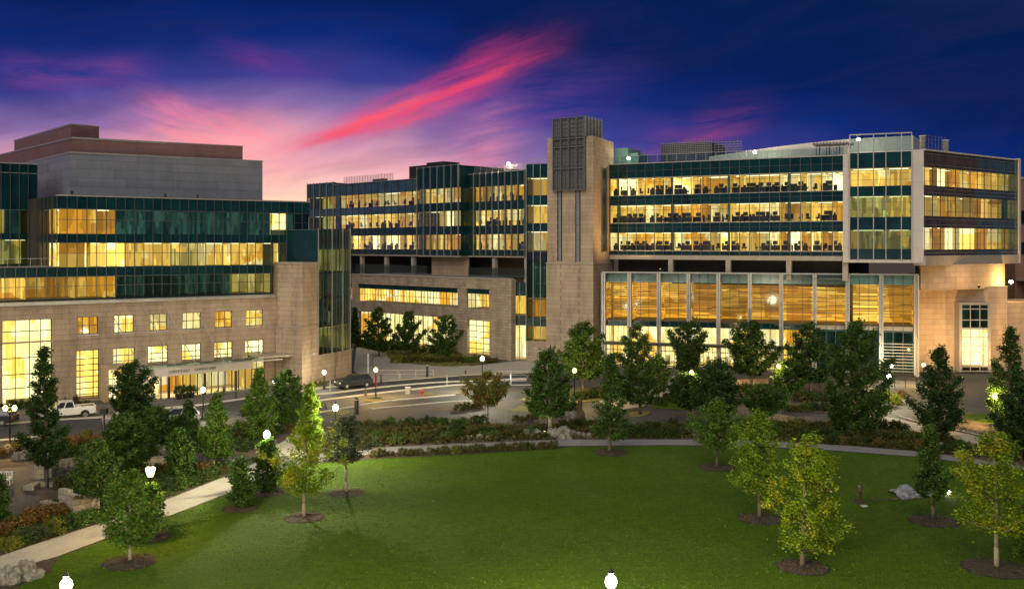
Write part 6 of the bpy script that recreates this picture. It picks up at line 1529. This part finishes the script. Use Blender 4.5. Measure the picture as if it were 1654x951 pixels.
def streak(x0, y0, x1, y1, width, colr, strength, nz, col_in, taper=.25, grow=0.0):
    a0, e0 = math.atan((x0-CX)/F), (HZ-y0)/F; a1, e1 = math.atan((x1-CX)/F), (HZ-y1)/F; L = math.hypot(a1-a0, e1-e0); c_, s_ = (a1-a0)/L, (e1-e0)/L
    da, de = m('SUBTRACT', az, a0), m('SUBTRACT', el, e0)
    al = m('MULTIPLY', m('ADD', m('MULTIPLY', da, c_), m('MULTIPLY', de, s_)), 1/L); ac = m('SUBTRACT', m('MULTIPLY', de, c_), m('MULTIPLY', da, s_))
    bend = m('MULTIPLY', m('SINE', m('MULTIPLY', al, 5.0)), width*.55); ac = m('ADD', ac, bend)
    wv = wnoise(7, 16, math.atan2(s_, c_), 4, .55, x0*.01, .4); ac = m('ADD', ac, m('MULTIPLY', m('SUBTRACT', wv, .5), width*2.6))
    env0 = None; band = m('EXPONENT', m('MULTIPLY', m('MULTIPLY', ac, ac), -1/(width*width)))
    env = m('MULTIPLY', sstep(al, 0, taper), m('SUBTRACT', 1, sstep(al, 1-taper*1.3, 1)))
    f = m('MULTIPLY', m('MULTIPLY', band, m('SMOOTH_MIN', env, 1, .4)), m('MULTIPLY', m('MULTIPLY', env, sstep(wnoise(nz*1.2, nz*9, math.atan2(s_, c_), 8, .68, x0*.03, .7), .32, .68)), strength*1.15), None, True)
    return mixc(nt, f, col_in, colr)
c_ = mixc(nt, m('MULTIPLY', sstep(wnoise(5, 22, rad(10), 7, .62, 1.7, .8), .45, .75), .35), skyc, S(40, 36, 78))
c_ = streak(-60, 140, 300, 130, .012, S(150, 70, 140), .5, 6, c_)
c_ = streak(160, 160, 540, 268, .026, S(250, 125, 145), .75, 8, c_, .3)
c_ = streak(60, 215, 560, 290, .028, S(255, 160, 155), .7, 6, c_, .3)
c_ = streak(300, 70, 600, 140, .014, S(120, 50, 130), .5, 10, c_, .35)
c_ = streak(560, 190, 1130, 140, .035, S(120, 70, 140), .45, 7, c_, .35)
c_ = streak(660, 255, 900, 205, .035, S(220, 130, 160), .6, 8, c_, .35)
c_ = streak(980, 225, 1300, 200, .022, S(150, 65, 120), .6, 8, c_, .35)
c_ = streak(400, 262, 980, 45, .017, S(215, 66, 115), .75, 9, c_, .3)
c_ = streak(390, 262, 960, 66, .0062, S(238, 66, 90), .95, 14, c_, .25)
c_ = streak(420, 262, 800, 120, .0035, S(225, 70, 100), .7, 16, c_, .3)
c_ = streak(520, 200, 930, 40, .004, S(190, 55, 110), .6, 16, c_, .3)
c_ = streak(470, 236, 700, 165, .004, S(245, 80, 92), .8, 7, c_, .3)
c_ = streak(500, 218, 760, 140, .0045, S(250, 90, 92), .8, 14, c_, .35)
c_ = streak(540, 232, 860, 128, .005, S(235, 70, 100), .6, 14, c_, .35)
hv = nt.nodes.new('ShaderNodeMix'); hv.data_type = 'RGBA'
gnd = sstep(el, -.05, 0.0); nt.links.new(gnd, hv.inputs[0]); hv.inputs[6].default_value = (.03, .03, .035, 1); nt.links.new(c_, hv.inputs[7])
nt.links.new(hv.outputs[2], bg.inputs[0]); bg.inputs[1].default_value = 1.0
w.cycles.sampling_method = 'MANUAL'; w.cycles.sample_map_resolution = 512
sl = bpy.data.lights.new('dusk_fill', 'SUN'); sl.energy = 1.7; sl.angle = rad(55); sl.color = (1.0, .90, .76)  # added soft fill from behind the camera for general brightness at dusk
so = bpy.data.objects.new('dusk_fill', sl); col.objects.link(so); so.rotation_euler = Vector((.25, .80, -.62)).to_track_quat('-Z', 'Y').to_euler()
cam = bpy.data.cameras.new('camera'); co = bpy.data.objects.new('camera', cam); col.objects.link(co)
co.location = (0, 0, H); co.rotation_euler = (rad(90), 0, 0); cam.sensor_width = 36; cam.lens = F/1654*36; cam.shift_y = -(475.5-HZ)/1654; cam.clip_end = 8000; cam.clip_start = .5
sc.camera = co
sc.render.engine = 'CYCLES'; sc.cycles.use_denoising = True; sc.cycles.max_bounces = 5; sc.cycles.diffuse_bounces = 2; sc.cycles.glossy_bounces = 2; sc.cycles.transparent_max_bounces = 12; sc.cycles.transmission_bounces = 2
sc.cycles.use_light_tree = True; sc.cycles.sample_clamp_indirect = 3; sc.cycles.sample_clamp_direct = 12; sc.cycles.caustics_reflective = False; sc.cycles.caustics_refractive = False
try: sc.cycles.denoiser = 'OPENIMAGEDENOISE'
except Exception: pass
sc.view_settings.view_transform = 'Standard'; sc.view_settings.look = 'None'; sc.view_settings.exposure = 0.25; sc.view_settings.gamma = 1
